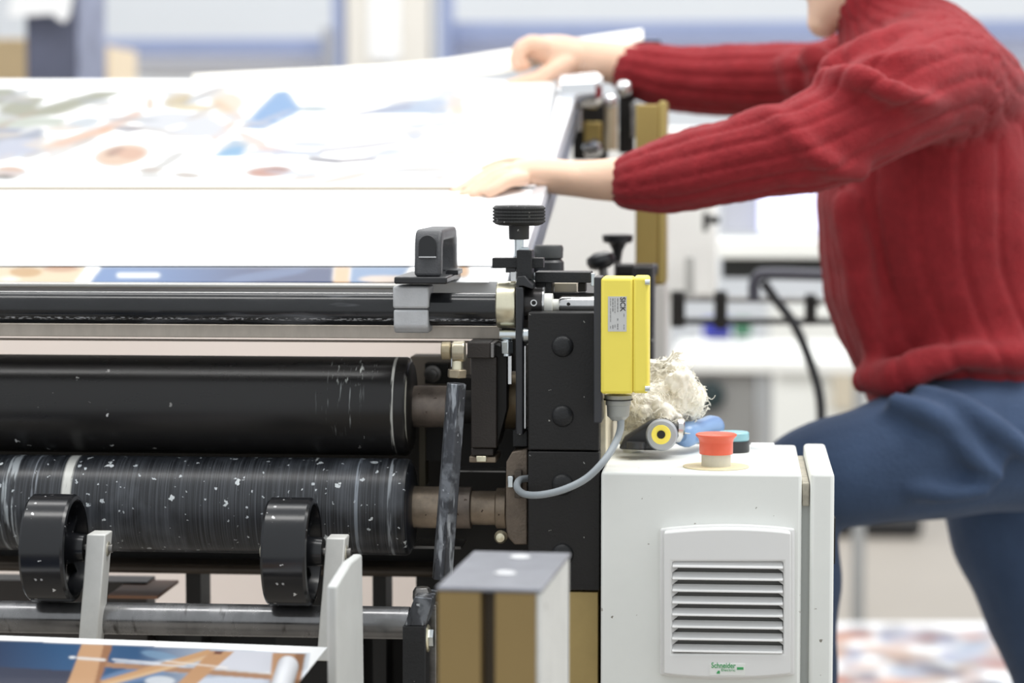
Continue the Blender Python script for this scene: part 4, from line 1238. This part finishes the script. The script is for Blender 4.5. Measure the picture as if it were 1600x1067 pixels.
# loose threads on the surface, one mesh
th = MB()
idx = rng.integers(0, len(co), 1100)
for i in idx:
    p = Vector(co[i]); n0 = Vector(nn[i])
    t = n0.orthogonal(); t.rotate(Matrix.Rotation(rng.uniform(0, 6.28), 3, n0))
    pts = [p - n0 * .001]
    cur = p + n0 * .0005
    dr = t
    kz = rng.uniform(-1, 1)
    for k in range(rng.integers(4, 8)):
        dr = (dr + Vector(rng.normal(0, .25, 3)) + n0 * -.02 + n0.cross(dr) * kz * 1.1).normalized()
        cur = cur + dr * .0027
        pts.append(cur.copy())
    th.tube(pts, rng.uniform(.00018, .00045), 5, sub=3)
for (x0, y0, x1, y1) in ((1022, 578, 1062, 548), (1025, 585, 1058, 552), (1018, 580, 1030, 563), (1030, 575, 1052, 553), (1015, 572, 1040, 562)):
    a = P(x0, y0, 2.46); b = P(x1, y1, 2.46)
    for k in range(7):
        th.tube([a + Vector(rng.normal(0, .003, 3)), a.lerp(b, .4) + Vector(rng.normal(0, .0022, 3)), a.lerp(b, .75) + Vector(rng.normal(0, .0015, 3)), b + Vector(rng.normal(0, .002, 3))], .0008, 5, sub=4)
th.build('loose_threads', COT, cw, recalc=False)

# lever tool with yellow-centred disc
tl = thing('black_tool', on_top(1010, 2.43), 'black hand tool with a grey disc and yellow centre beside the cable', 'tool')
TD = 2.40
def w3(x, y, d=TD): return P(x, y, d)
b_ = MB()
b_.prism([w3(x, y, TD + .004) for x, y in ((966, 702), (975, 684), (1000, 668), (1018, 657), (1040, 655), (1056, 664), (1060, 682), (1052, 698), (1036, 704), (1010, 704))], (0, .02, 0))
b_.build('tool_body', RUB, tl, .003, 3)
MB().lathe(w3(1034, 679, TD + .004), (0, -1, 0), [(0, .0150), (.004, .0150), (.008, .0135), (.0085, .012)], 40).build('disc', mat('disc_grey', (168, 172, 178), .4, .2), tl)
MB().lathe(w3(1033, 679, TD - .0045), (0, -1, 0), [(0, .0092), (.0012, .0090)], 40).build('disc_centre', YEL, tl)
MB().lathe(w3(1033, 679, TD - .006), (0, -1, 0), [(0, .0040), (.0008, .0038)], 24).build('disc_screw', DARK, tl)
MB().cyl(w3(994, 700, TD - .002), w3(994, 690, TD - .002), .009, n=24).build('tool_foot', RUB, tl)
tag(MB().lathe(w3(984, 680, 2.46), (-.3, 0, 1), [(-.016, .010), (.0, .013), (.006, .010), (.008, .004)], 24).build('white_bottle', WPL), 'small white plastic bottle behind the grey cable', 'bottle')

# blue handled brush / screwdriver
bh = thing('blue_handled_tool', on_top(1090, 2.47), 'blue plastic tool handle with a steel ferrule behind the red button', 'tool')
BLH = mat('blue_handle', (128, 162, 206), .3, mottle=.08, coat=.3)
a = w3(1066, 680, 2.45); b = w3(1122, 652, 2.52)
b = Vector((a.x + .040, 2.54, a.z + .002)); 
dv = b - a
MB().lathe(w3(1064, 681, 2.44), (.38, .92, .02), [(0, .006), (.004, .0105), (.012, .0125), (.03, .0115), (.05, .0105), (.072, .012), (.084, .010), (.087, .006)], 24).build('handle', BLH, bh)
MB().lathe(w3(1048, 670, 2.425), (.9, .3, -.1), [(0, .008), (.004, .0125), (.009, .0125), (.011, .010)], 24).build('ferrule', CHR, bh)
jr = thing('small_jar', on_top(1146, 2.46), 'small black jar with teal lid behind the red button', 'jar')
c = on_top(1146, 2.47)
MB().lathe(c, (0, 0, 1), [(0, .0148), (.001, .0155), (.011, .0155)], 32).build('jar_body', RUB, jr)
MB().lathe(c, (0, 0, 1), [(.011, .0145), (.012, .0150), (.0185, .0150), (.0195, .014)], 32).build('jar_lid', mat('teal_lid', (142, 190, 200), .35), jr)
tag(MB().box(P(1178, 0, 2.5).x, P(1215, 0, 2.5).x, 2.49, 2.52, ZT, ZT + .0035).build('label_card', PAP, None, .0005), 'small white card lying at the back of the cabinet top', 'card')

# ------------------------------------------------------------------ background machine with bars
bm_ = thing('rear_bench', (P(1180, 500, 6.4).x, 6.6, 0), 'blurred white work bench with grey drawer cabinet behind the machine', 'bench')
WHB = mat('bench_white', (238, 239, 234), .5, mottle=.02)
q = P(1050, 563, 6.2)
MB().box(q.x, P(1345, 0, 6.2).x + .2, 6.2, 6.9, q.z - .03, q.z).build('bench_top', WHB, bm_, .004)
MB().box(P(1068, 0, 6.22).x, P(1186, 0, 6.22).x, 6.23, 6.8, .05, q.z - .03).build('drawer_cabinet', mat('drawer_grey', (140, 140, 137), .5, mottle=.04), bm_, .005)
MB().box(P(1188, 0, 6.22).x, P(1212, 0, 6.22).x, 6.22, 6.26, 0, q.z - .03).build('leg', mat('leg_grey', (160, 162, 162), .4), bm_, .003)
MB().box(P(1340, 0, 6.22).x, P(1360, 0, 6.22).x, 6.22, 6.26, 0, q.z - .03).build('leg', mat('leg_grey', (160, 162, 162)), bm_, .003)
MB().lathe(P(1110, 618, 6.22), (0, -1, 0), [(0, .036), (.012, .034), (.02, .01)], 24).build('drawer_knob', mat('knob_teal', (30, 48, 50), .4), bm_)
zb_ = q.z
tag(MB().pbox(1098, 500, 1142, 527, 6.45, .12).build('blue_box', mat('box_blue', (52, 58, 160), .5), None, .004), 'blurred blue box on the white bench', 'box')
tag(MB().pbox(1146, 500, 1174, 527, 6.4, .12).build('green_box', mat('box_green', (60, 110, 84), .5), None, .004), 'blurred green box beside the blue box on the bench', 'box')
tag(MB().box(P(1095, 0, 6.4).x, P(1178, 0, 6.4).x, 6.4, 6.7, zb_, P(0, 527, 6.4).z).build('paper_stack', PAP, None, .004), 'white paper stack carrying the blue and green boxes', 'paper stack')
b_ = thing('rear_side_cupboard', (P(1260, 600, 9.4).x, 9.5, 0), 'pale cupboard blurred beyond the bench, left of the knee', 'cupboard')
MB().box(P(1205, 0, 9.4).x, P(1420, 0, 9.4).x, 9.4, 9.9, 0, P(0, 470, 9.4).z).build('cupboard_body', WHB, b_, .01)
MB().pbox(1215, 578, 1330, 592, 9.385, .01).build('grey_slot', mat('slot_grey', (190, 190, 184), .5), b_)
MB().pbox(1300, 585, 1345, 640, 9.37, .02).build('beige_patch', mat('beige_patch', (206, 196, 176), .5), b_)
# white printer-like machine with lit screen
pm = thing('rear_console', (P(1210, 380, 4.90).x, 5.0, 0), 'blurred white console with a bright bluish screen behind the red sleeve', 'console')
MB().box(P(1118, 0, 4.90).x, P(1715, 0, 4.90).x, 4.90, 5.1, P(0, 400, 4.90).z, P(0, 372, 4.90).z).build('console_shelf', WHB, pm, .004)
MB().pbox(1124, 372, 1715, 388, 4.96, .1).build('console_back', WHB, pm, .003)
MB().pbox(1130, 300, 1184, 362, 5.05, .05).build('grey_panel', mat('panel_grey', (176, 178, 188), .5), pm, .003)
MB().pbox(1186, 250, 1715, 363, 5.03, .03).build('screen', mat('screen_light', (214, 216, 250), .4, emis=((224, 226, 255), .55)), pm, .003)
MB().pbox(1128, 398, 1715, 437, 4.92, .16).build('dark_underside', mat('underside_dark', (20, 23, 20), .5), pm, .004)
MB().box(P(1712, 0, 4.9).x, P(1722, 0, 4.9).x, 4.92, 4.95, 0, P(0, 380, 4.90).z).build('leg', STL, pm)
MB().box(P(1712, 0, 4.9).x, P(1722, 0, 4.9).x, 5.06, 5.09, 0, P(0, 380, 4.9).z).build('leg', STL, pm)
# black bent handle and hose
hb = thing('black_bent_bar', P(1180, 470, 3.9), 'blurred black bent bar running right toward the sweater', 'bar')
MB().tube([P(1178, 470, 3.9), P(1178, 445, 3.9), P(1184, 432, 3.9), P(1200, 428, 3.9), P(1300, 430, 3.9), P(1700, 440, 3.9)], .009, 12, sub=5).build('bar', mat('bar_slate', (70, 70, 80), .4), hb)
tag(MB().tube([P(1192, 440, 3.9), P(1212, 468, 3.9), P(1240, 505, 3.9), P(1262, 555, 3.9), P(1278, 605, 3.9), P(1283, 650, 3.9), P(1280, 720, 3.9), P(1270, 1000, 3.95), P(1275, 1480, 3.95)], .0075, 12, sub=5).build('black_hose', RUB), 'thick black hose curving down to the knee', 'hose')
rs = thing('rear_rod_rack', P(1160, 500, 4.0), 'blurred pair of thin dark rods held by three black posts', 'rod rack')
MB().cyl(P(1050, 466, 4.0), P(1690, 476, 4.0), .0048).build('rod', STL, rs)
MB().cyl(P(1050, 502, 4.0), P(1690, 502, 4.0), .0052).build('rod', DARK, rs)
for x0, x1, y0, y1 in ((1048, 1070, 455, 512), (1116, 1136, 455, 515), (1258, 1276, 460, 508)):
    MB().pbox(x0, y0, x1, y1, 3.985, .03).build('post', DARK, rs, .003)
MB().pbox(1268, 470, 1284, 478, 3.985, .02).build('post_pin', DARK, rs)
MB().pbox(1676, 430, 1706, 1510, 3.98, .04).build('stand', DARK, rs, .003)
MB().pbox(1070, 400, 1085, 470, 4.05, .02).build('thin_bracket', mat('bracket_grey', (190, 190, 186), .4), rs, .002)

# ------------------------------------------------------------------ pallet with printed sheets on the floor
ZP = .22
def mzp(x, y): return PZ(x, y, ZP)
ops = []
rp = random.Random(11)
cols = [(150, 150, 200), (90, 80, 110), (230, 170, 140), (240, 200, 180), (120, 130, 180), (205, 120, 90), (220, 220, 232), (60, 60, 90), (200, 170, 150), (170, 190, 220)]
for k in range(110):
    ops.append(('ell', (rp.uniform(1290, 1620), rp.uniform(985, 1110), rp.uniform(12, 44), rp.uniform(3, 9), rp.uniform(-8, 8)), rp.choice(cols), rp.uniform(.5, .95)))
sheet('printed_sheet', ((1162, 972), (1606, 972), (1162, 1110), (1690, 1110)), 150, 60, ops, 0,
      'stacked printed sheet with mixed colours on the low pallet beyond the jeans', None, mapper=mzp, blur=5, ink=1.5)
q0 = PZ(1160, 973, ZP)
tag(MB().box(q0.x + .03, q0.x + .63, 4.2, q0.y - .01, .12, ZP - .001).build('paper_pile', PAP), 'low pile of paper on a pallet on the floor', 'paper pile')
pl = thing('pallet', (q0.x + .5, 4.8, 0), 'wooden pallet under the low paper pile', 'pallet')
for k in range(3):
    MB().box(q0.x + .03 + k * .25, q0.x + .13 + k * .25, 4.2, q0.y - .01, 0, .10).build('runner', CRD, pl)
MB().box(q0.x + .03, q0.x + .63, 4.2, q0.y - .01, .10, .12).build('deck', CRD, pl)
q = PZ(1355, 838, 0.0)
tag(MB().lathe(q + Vector((-.2, 0, .045)), (1, 0, 0), [(0, .03), (.02, .045), (.36, .045), (.38, .03)], 20).build('rubber_roll', RUB), 'blurred black roll lying on the floor beyond the jeans', 'roll')

# ================================================================== person
def chain_rings(b, pts, sub=6, n=20, sy=1.0, side=None):
    """pts: (Vector, r[, sy]); swept tube with round ends"""
    P0 = [Vector((*p[0], )) for p in pts]
    Q = catmull(P0, sub)
    rs = catmull([Vector((p[1], (p[2] if len(p) > 2 else sy), 0)) for p in pts], sub)
    rings = []
    K = len(Q)
    sd = side or Vector((0, 1, 0))
    def ring(c, t, r, s_):
        a = (sd - t * sd.dot(t)).normalized()
        o_ = t.cross(a)
        return [c + (o_ * math.cos(2 * PI * k / n) + a * s_ * math.sin(2 * PI * k / n)) * r for k in range(n)]
    for i in range(K):
        t = (Q[min(i + 1, K - 1)] - Q[max(i - 1, 0)]).normalized()
        r, s_ = rs[i].x, rs[i].y
        if i == 0:
            for f in (.98, .85, .6, .3):
                rings.append(ring(Q[0] - t * r * f * .9, t, r * math.sqrt(1 - f * f), s_))
        rings.append(ring(Q[i], t, r, s_))
        if i == K - 1:
            for f in (.3, .6, .85, .98):
                rings.append(ring(Q[-1] + t * r * f * .9, t, r * math.sqrt(1 - f * f), s_))
    b.ring_sweep(rings)

def pc(lst, **kw):
    """pixel chain -> (Vector, radius[, sy])"""
    return [(P(x, y, d), R_(r, d), *rest) for (x, y, d, r, *rest) in lst]

def union(chains, vox, smooth=4):
    b = MB()
    for c in chains:
        kw = c[1] if isinstance(c, tuple) else {}
        chain_rings(b, c[0] if isinstance(c, tuple) else c, **kw)
    bmesh.ops.recalc_face_normals(b.bm, faces=b.bm.faces)
    me = bpy.data.meshes.new('u'); b.bm.to_mesh(me); b.bm.free()
    return remesh(me, vox, smooth)

XA = Vector((1, 0, 0))
# skeleton chains of the clothes (px, py, depth, radius px[, squash])
NEAR_ARM = [(988, 284, 2.86, 45), (1040, 274, 2.86, 55), (1110, 258, 2.85, 65), (1180, 243, 2.84, 70), (1245, 228, 2.84, 74), (1310, 203, 2.86, 80), (1375, 172, 2.89, 86), (1430, 145, 2.93, 90), (1480, 130, 2.99, 90), (1520, 150, 3.07, 90)]
FAR_ARM = [(988, 109, 3.42, 42), (1050, 122, 3.42, 50), (1130, 128, 3.41, 58), (1210, 128, 3.40, 60), (1290, 120, 3.38, 62), (1360, 105, 3.36, 70), (1410, 100, 3.34, 78)]
TORSO = [(1530, 560, 3.15, 176, .95), (1495, 480, 3.15, 182, .98), (1470, 400, 3.15, 186, 1.02), (1462, 320, 3.15, 184, 1.1), (1462, 240, 3.15, 176, 1.2), (1455, 170, 3.15, 158, 1.3), (1430, 110, 3.15, 130, 1.3), (1400, 70, 3.15, 95, 1.1)]
SHO = [(1480, 135, 2.99, 96), (1452, 110, 3.08, 105), (1440, 105, 3.2, 105), (1430, 115, 3.32, 95)]
HEM = [(1512, 540, 3.14, 176, .95), (1516, 560, 3.14, 172, .95)]

person = thing('person', (P(1500, 600, 3.15).x, 3.15, 0), 'person in a red ribbed knit sweater and blue jeans leaning over the sheets', 'person')
SKIN = mat('skin', (230, 192, 166), .5, mottle=.06, mscale=14, bump=.1, bscale=300)
SKIN.node_tree.nodes['Principled BSDF'].inputs['Subsurface Weight'].default_value = .12
SKIN.node_tree.nodes['Principled BSDF'].inputs['Subsurface Radius'].default_value = (.01, .004, .002)

# --- body (one continuous skin surface with hands, head, legs)
body = []
# near forearm and hand
body.append(pc([(1300, 215, 2.86, 42), (1200, 243, 2.84, 40), (1100, 262, 2.85, 40), (1000, 279, 2.86, 37), (945, 281, 2.86, 33, 1.0), (900, 279, 2.855, 29, 1.15), (872, 277, 2.85, 28, 1.3)]))
body.append(pc([(885, 277, 2.85, 27, 1.3), (850, 273, 2.845, 27, 1.5), (820, 271, 2.84, 24, 1.7), (800, 272, 2.835, 18, 2.0)]))
# fingers: index(near side), middle, ring, little
fr_ = 9.8
body.append(pc([(815, 268, 2.855, 13), (785, 266, 2.85, 12.5), (755, 276, 2.84, 11), (728, 293, 2.815, 10), (708, 302, 2.80, 8.5)]))
body.append(pc([(815, 272, 2.835, 13), (782, 272, 2.825, 12), (757, 284, 2.81, 11), (738, 299, 2.795, 9.5), (722, 306, 2.785, 8.5)]))
body.append(pc([(815, 276, 2.815, 12), (788, 277, 2.80, 12), (766, 288, 2.79, 10.5), (750, 300, 2.78, 9.5), (738, 307, 2.775, 8)]))
body.append(pc([(818, 279, 2.80, 12), (795, 283, 2.785, 11), (778, 293, 2.775, 10), (764, 302, 2.77, 8.5)]))
body.append(pc([(850, 268, 2.86, 16), (822, 258, 2.875, 14), (795, 256, 2.89, 11.5), (768, 262, 2.895, 9.5), (752, 268, 2.895, 8)]))
# far forearm and hand (pinching the sheet)
body.append(pc([(1280, 120, 3.38, 40), (1180, 124, 3.40, 42), (1080, 118, 3.42, 40), (1000, 106, 3.42, 36), (950, 97, 3.42, 33), (915, 92, 3.43, 31), (890, 90, 3.43, 31, 1.1)]))
body.append(pc([(905, 92, 3.43, 30, 1.1), (875, 84, 3.43, 29, 1.2), (850, 78, 3.43, 23, 1.4), (838, 76, 3.43, 19, 1.4)]))
body.append(pc([(850, 72, 3.41, 15), (828, 68, 3.405, 13), (814, 80, 3.40, 11.5), (812, 96, 3.40, 10), (822, 104, 3.405, 8.5)]))
body.append(pc([(850, 74, 3.43, 14), (824, 70, 3.43, 13), (809, 82, 3.425, 11), (806, 98, 3.425, 10), (812, 107, 3.425, 8.5)]))
body.append(pc([(850, 76, 3.45, 14), (826, 74, 3.45, 12), (811, 86, 3.45, 10.5), (808, 98, 3.45, 9)]))
body.append(pc([(850, 80, 3.47, 13), (832, 78, 3.47, 11), (818, 88, 3.47, 9.5), (814, 96, 3.47, 8)]))
body.append(pc([(885, 100, 3.41, 18), (862, 112, 3.40, 15), (840, 122, 3.395, 12.5), (815, 128, 3.39, 10), (796, 133, 3.385, 8)]))
# upper arms
body.append(pc([(1300, 215, 2.86, 44), (1380, 175, 2.9, 52), (1450, 130, 3.0, 58)]))
body.append(pc([(1280, 120, 3.38, 44), (1350, 115, 3.36, 50), (1430, 120, 3.3, 58)]))
# trunk and neck and head
body.append(pc([(1530, 640, 3.15, 120, 1.1), (1500, 520, 3.15, 115, 1.1), (1470, 380, 3.15, 120, 1.2), (1455, 240, 3.15, 125, 1.3), (1440, 150, 3.15, 110, 1.3), (1410, 85, 3.15, 70, 1.1), (1385, 40, 3.16, 56), (1372, 0, 3.16, 54), (1365, -50, 3.16, 52)]))
hc = P(1352, -120, 3.16)
def hp(dx, dz, dy=0): return hc + Vector((dx, dy, dz))
body.append([(hp(-.005, -.005), .078, .92), (hp(.02, .035), .088, .9), (hp(.005, .055), .082, .9)])
body.append([(hp(.0, -.04), .068, .85), (hp(-.030, -.085), .046, .95), (hp(-.046, -.112), .026, 1.2), (hp(-.050, -.120), .020, 1.2)])     # jaw, chin
body.append([(hp(-.058, .0), .028, 1.4), (hp(-.062, -.035), .024, 1.3), (hp(-.058, -.07), .022, 1.3)])                               # face front
body.append([(hp(-.088, -.005), .008), (hp(-.104, -.035), .012, 1.2), (hp(-.095, -.042), .012, 1.4)])                             # nose
body.append([(hp(-.082, -.068), .009, 2.2), (hp(-.080, -.071), .009, 2.0)])                                                       # lips
body.append([(hp(-.080, -.079), .009, 2.0), (hp(-.078, -.082), .009, 1.8)])
for sgn in (-1, 1):
    body.append([(hp(.012, -.012, sgn * .073), .014, .6), (hp(.018, .012, sgn * .077), .018, .5)])                               # ears
# legs: near leg raised on a step, far leg standing back
body.append(pc([(1560, 700, 3.07, 90), (1430, 712, 3.02, 84), (1320, 738, 3.0, 72), (1250, 752, 3.0, 64), (1235, 780, 3.0, 60), (1240, 900, 3.02, 56), (1250, 1040, 3.05, 42), (1255, 1150, 3.06, 36)]))
fz = P(1255, 1150, 3.06)
body.append([(fz + Vector((.0, 0, -.02)), .034), (fz + Vector((-.07, 0, -.045)), .032, 1.2), (fz + Vector((-.16, 0, -.062)), .024, 1.6)])
kx = P(1640, 1000, 3.25)
ank = Vector((kx.x + .10, 3.3, .09))
body.append([(P(1570, 690, 3.24), .075), (P(1600, 850, 3.24), .068), (kx, .05), (Vector((kx.x + .05, 3.28, .36)), .048), (ank, .036)])
body.append([(ank, .034), (ank + Vector((-.08, 0, -.045)), .032, 1.2), (ank + Vector((-.17, 0, -.06)), .024, 1.6)])
me, co, ed, deg = union(body, .0036, 2)
finish(me, co)
link('body', me, SKIN, person)
# hair
hb_ = [[(hp(.02, .05), .096, .95), (hp(.055, .02), .085, .98), (hp(.062, -.03), .06, 1.05)], [(hp(-.03, .085), .055, 1.2), (hp(.03, .09), .07, 1.1)]]
me, co, ed, deg = union(hb_, .005, 2); finish(me, co)
link('hair', me, mat('brown_hair', (92, 66, 44), .6, mottle=.3, mscale=60, stretch=(1, 1, 6)), person)
for sgn in (-1, 1):
    MB().ball(hp(-.078, .004, sgn * .030), .0125, 16).build('eye', mat('eye_white', (230, 228, 224), .2), person)

# --- sweater
def seg_param(co, ch):
    Q = catmull([c[0] for c in ch], 6); rs = catmull([Vector((c[1], 0, 0)) for c in ch], 6)
    Q = np.array([q[:] for q in Q]); rs = np.array([r.x for r in rs])
    best = np.full(len(co), 1e9); ang = np.zeros(len(co)); tt = np.zeros(len(co))
    for i in range(len(Q) - 1):
        a, b = Q[i], Q[i + 1]; ab = b - a; L2 = ab @ ab
        t = np.clip(((co - a) @ ab) / L2, 0, 1)
        pt = a + t[:, None] * ab
        r = rs[i] * (1 - t) + rs[i + 1] * t
        dv = co - pt
        d = np.linalg.norm(dv, axis=1) / r
        T = ab / math.sqrt(L2)
        A = np.array([0, 1, 0]) - T * T[1]; A /= np.linalg.norm(A)
        O = np.cross(T, A)
        an = np.arctan2(dv @ A, dv @ O)
        m = d < best
        best[m] = d[m]; ang[m] = an[m]; tt[m] = (i + t[m]) / (len(Q) - 1)
    return best, ang, tt
na, fa, to, sh = pc(NEAR_ARM), pc(FAR_ARM), pc(TORSO), pc(SHO)
folds = [
    pc([(1196, 178, 2.825, 20), (1225, 196, 2.80, 22), (1262, 230, 2.79, 21), (1300, 258, 2.80, 19), (1345, 268, 2.83, 16)]),
    pc([(1290, 122, 2.86, 22), (1335, 120, 2.82, 24), (1385, 138, 2.81, 22), (1435, 156, 2.83, 20), (1475, 158, 2.88, 17)]),
    pc([(1300, 108, 2.92, 24), (1350, 78, 2.92, 26), (1400, 56, 2.94, 26), (1440, 44, 3.0, 22)]),
    pc([(1355, 104, 2.86, 18), (1400, 90, 2.86, 20), (1450, 84, 2.89, 18)]),
    pc([(1150, 196, 2.83, 20), (1185, 184, 2.83, 22), (1215, 178, 2.83, 20)]),
    pc([(1236, 100, 3.35, 22), (1246, 125, 3.34, 24), (1250, 165, 3.35, 20)]),
    pc([(1272, 85, 3.32, 20), (1282, 115, 3.31, 22), (1284, 155, 3.32, 18)]),
    pc([(1320, 320, 3.03, 26), (1335, 400, 3.02, 28), (1350, 480, 3.03, 28), (1370, 560, 3.04, 24)]),
    pc([(1350, 592, 3.03, 28), (1400, 586, 3.0, 32), (1450, 566, 3.0, 30), (1520, 556, 3.0, 26), (1600, 560, 3.02, 24)]),
]
front = pc([(1345, 250, 3.13, 62, 1.4), (1352, 330, 3.13, 72, 1.6), (1372, 430, 3.13, 78, 1.7), (1400, 520, 3.13, 80, 1.7), (1420, 570, 3.13, 70, 1.7)])
collar = pc([(1415, 75, 3.15, 88, 1.0), (1385, 42, 3.15, 74), (1365, 12, 3.155, 68), (1360, -18, 3.16, 64)])
sw_ch = [(to, {}), (pc(TORSO[:1] + HEM), {}), (na, {}), (fa, {}), (sh, dict(side=Vector((0, 0, 1)))), (front, {}), (collar, {})] + [(f, {}) for f in folds]
me, co, ed, deg = union(sw_ch, .0042, 3)
co = lap(co, ed, deg, 14, .5)
finish(me, co)
nn = normals(me)
bn, an, tn = seg_param(co, na)
bfar, afar, tf = seg_param(co, fa)
bt_, at_, tt_ = seg_param(co, to)
bc_, ac_, tc_ = seg_param(co, collar)
def groove(ang, cnt, wdt):
    u = (ang / (2 * PI) * cnt) % 1.0
    dd = np.minimum(u, 1 - u)
    return np.exp(-(dd / wdt) ** 2)
g = np.where((bn < bt_) & (bn < bfar), groove(an + .25, 13, .13), np.where(bfar < bt_, groove(afar, 13, .13), groove(at_ + .1, 20, .11)))
fine = np.where((bn < bt_) & (bn < bfar), np.cos(an * 65), np.where(bfar < bt_, np.cos(afar * 65), np.cos(at_ * 130)))
g = np.where((bc_ < 1.12) & (bc_ < bt_) & (tc_ > .35), groove(ac_, 22, .22), g)
low = np.array([mnoise.noise(Vector(p) * 9 + Vector((3, 1, 7))) for p in co])
mid = np.array([mnoise.noise(Vector(p) * 28) for p in co])
disp = -g * .0030 + low * .007 + mid * .0028 + fine * .0004
# cuff rib end folds inward a little
co = co + nn * disp[:, None]
finish(me, co)
KNIT = mat('red_knit', (143, 39, 45), .9, mottle=.14, mscale=90, bump=.9, bscale=420, sheen=.12, stretch=(1, 1, 1), spec=.2)
sweater = link('sweater', me, KNIT, person)

# cuffs: short rib sleeves ends
# --- jeans
DEN = mat('blue_denim', (63, 80, 108), .85, mottle=.16, mscale=12, bump=.6, bscale=260, sheen=.1, spec=.2)
near_leg = pc([(1600, 690, 3.07, 108), (1530, 690, 3.05, 110), (1440, 706, 3.02, 108), (1350, 728, 3.0, 96), (1290, 742, 3.0, 90), (1248, 764, 3.0, 80), (1242, 820, 3.0, 72), (1246, 920, 3.02, 66), (1252, 1040, 3.05, 60), (1256, 1120, 3.06, 56)])
far_leg = [(P(1575, 680, 3.24), .09), (P(1585, 790, 3.24), .088), (P(1622, 920, 3.24), .078), (P(1668, 1067, 3.25), .066), (Vector((kx.x + .06, 3.28, .36)), .058), (ank + Vector((0, 0, .03)), .054)]
hips = pc([(1560, 640, 3.15, 135, 1.15), (1545, 590, 3.15, 140, 1.1), (1530, 540, 3.15, 130, 1.1)])
jf = [pc([(1400, 630, 2.96, 20), (1450, 645, 2.945, 22), (1500, 680, 2.955, 20), (1560, 725, 2.96, 18)]),
      pc([(1440, 618, 2.98, 20), (1500, 634, 2.965, 22), (1560, 670, 2.955, 20), (1620, 720, 2.96, 18)]),
      pc([(1480, 670, 2.95, 16), (1520, 715, 2.945, 18), (1560, 745, 2.95, 17)]),
      pc([(1420, 760, 2.945, 16), (1480, 770, 2.945, 17), (1540, 765, 2.95, 16)])]
me, co, ed, deg = union([(near_leg, {}), (far_leg, {}), (hips, {})] + [(f, {}) for f in jf], .005, 3)
co = lap(co, ed, deg, 3, .5); finish(me, co); nn = normals(me)
low = np.array([mnoise.noise(Vector((p[0] * 7, p[1] * 7, p[2] * 14)) + Vector((9, 2, 1))) for p in co])
co = co + nn * (low * .006)[:, None]
finish(me, co)
link('jeans', me, DEN, person)
# side seam of the raised leg
seam = [(1290, 715), (1330, 695), (1380, 682), (1440, 664), (1466, 656)]
# shoes
SHO_M = mat('black_shoe', (30, 30, 32), .4)
for base_, nm in ((fz, 'a'), (ank, 'b')):
    ch = [[(base_ + Vector((.02, 0, -.035)), .042), (base_ + Vector((-.05, 0, -.048)), .044, 1.05), (base_ + Vector((-.13, 0, -.06)), .036, 1.35), (base_ + Vector((-.19, 0, -.066)), .028, 1.4)]]
    me, co, ed, deg = union([(c, {}) for c in ch], .005, 3)
    zf = base_.z - .088
    co[:, 2] = np.maximum(co[:, 2], zf)
    finish(me, co)
    link('shoe', me, SHO_M, person)
# foot plate under the raised foot
fp = thing('foot_step', Vector((fz.x - .05, 3.06, 0)), 'grey steel foot step behind the control cabinet', 'step')
zf = fz.z - .088
MB().box(fz.x - .25, fz.x + .12, 2.96, 3.14, zf - .02, zf).build('tread', STL, fp, .003)
for sx_ in (fz.x - .22, fz.x + .09):
    MB().box(sx_ - .015, sx_ + .015, 2.97, 3.13, 0, zf - .02).build('leg', DARK, fp, .002)
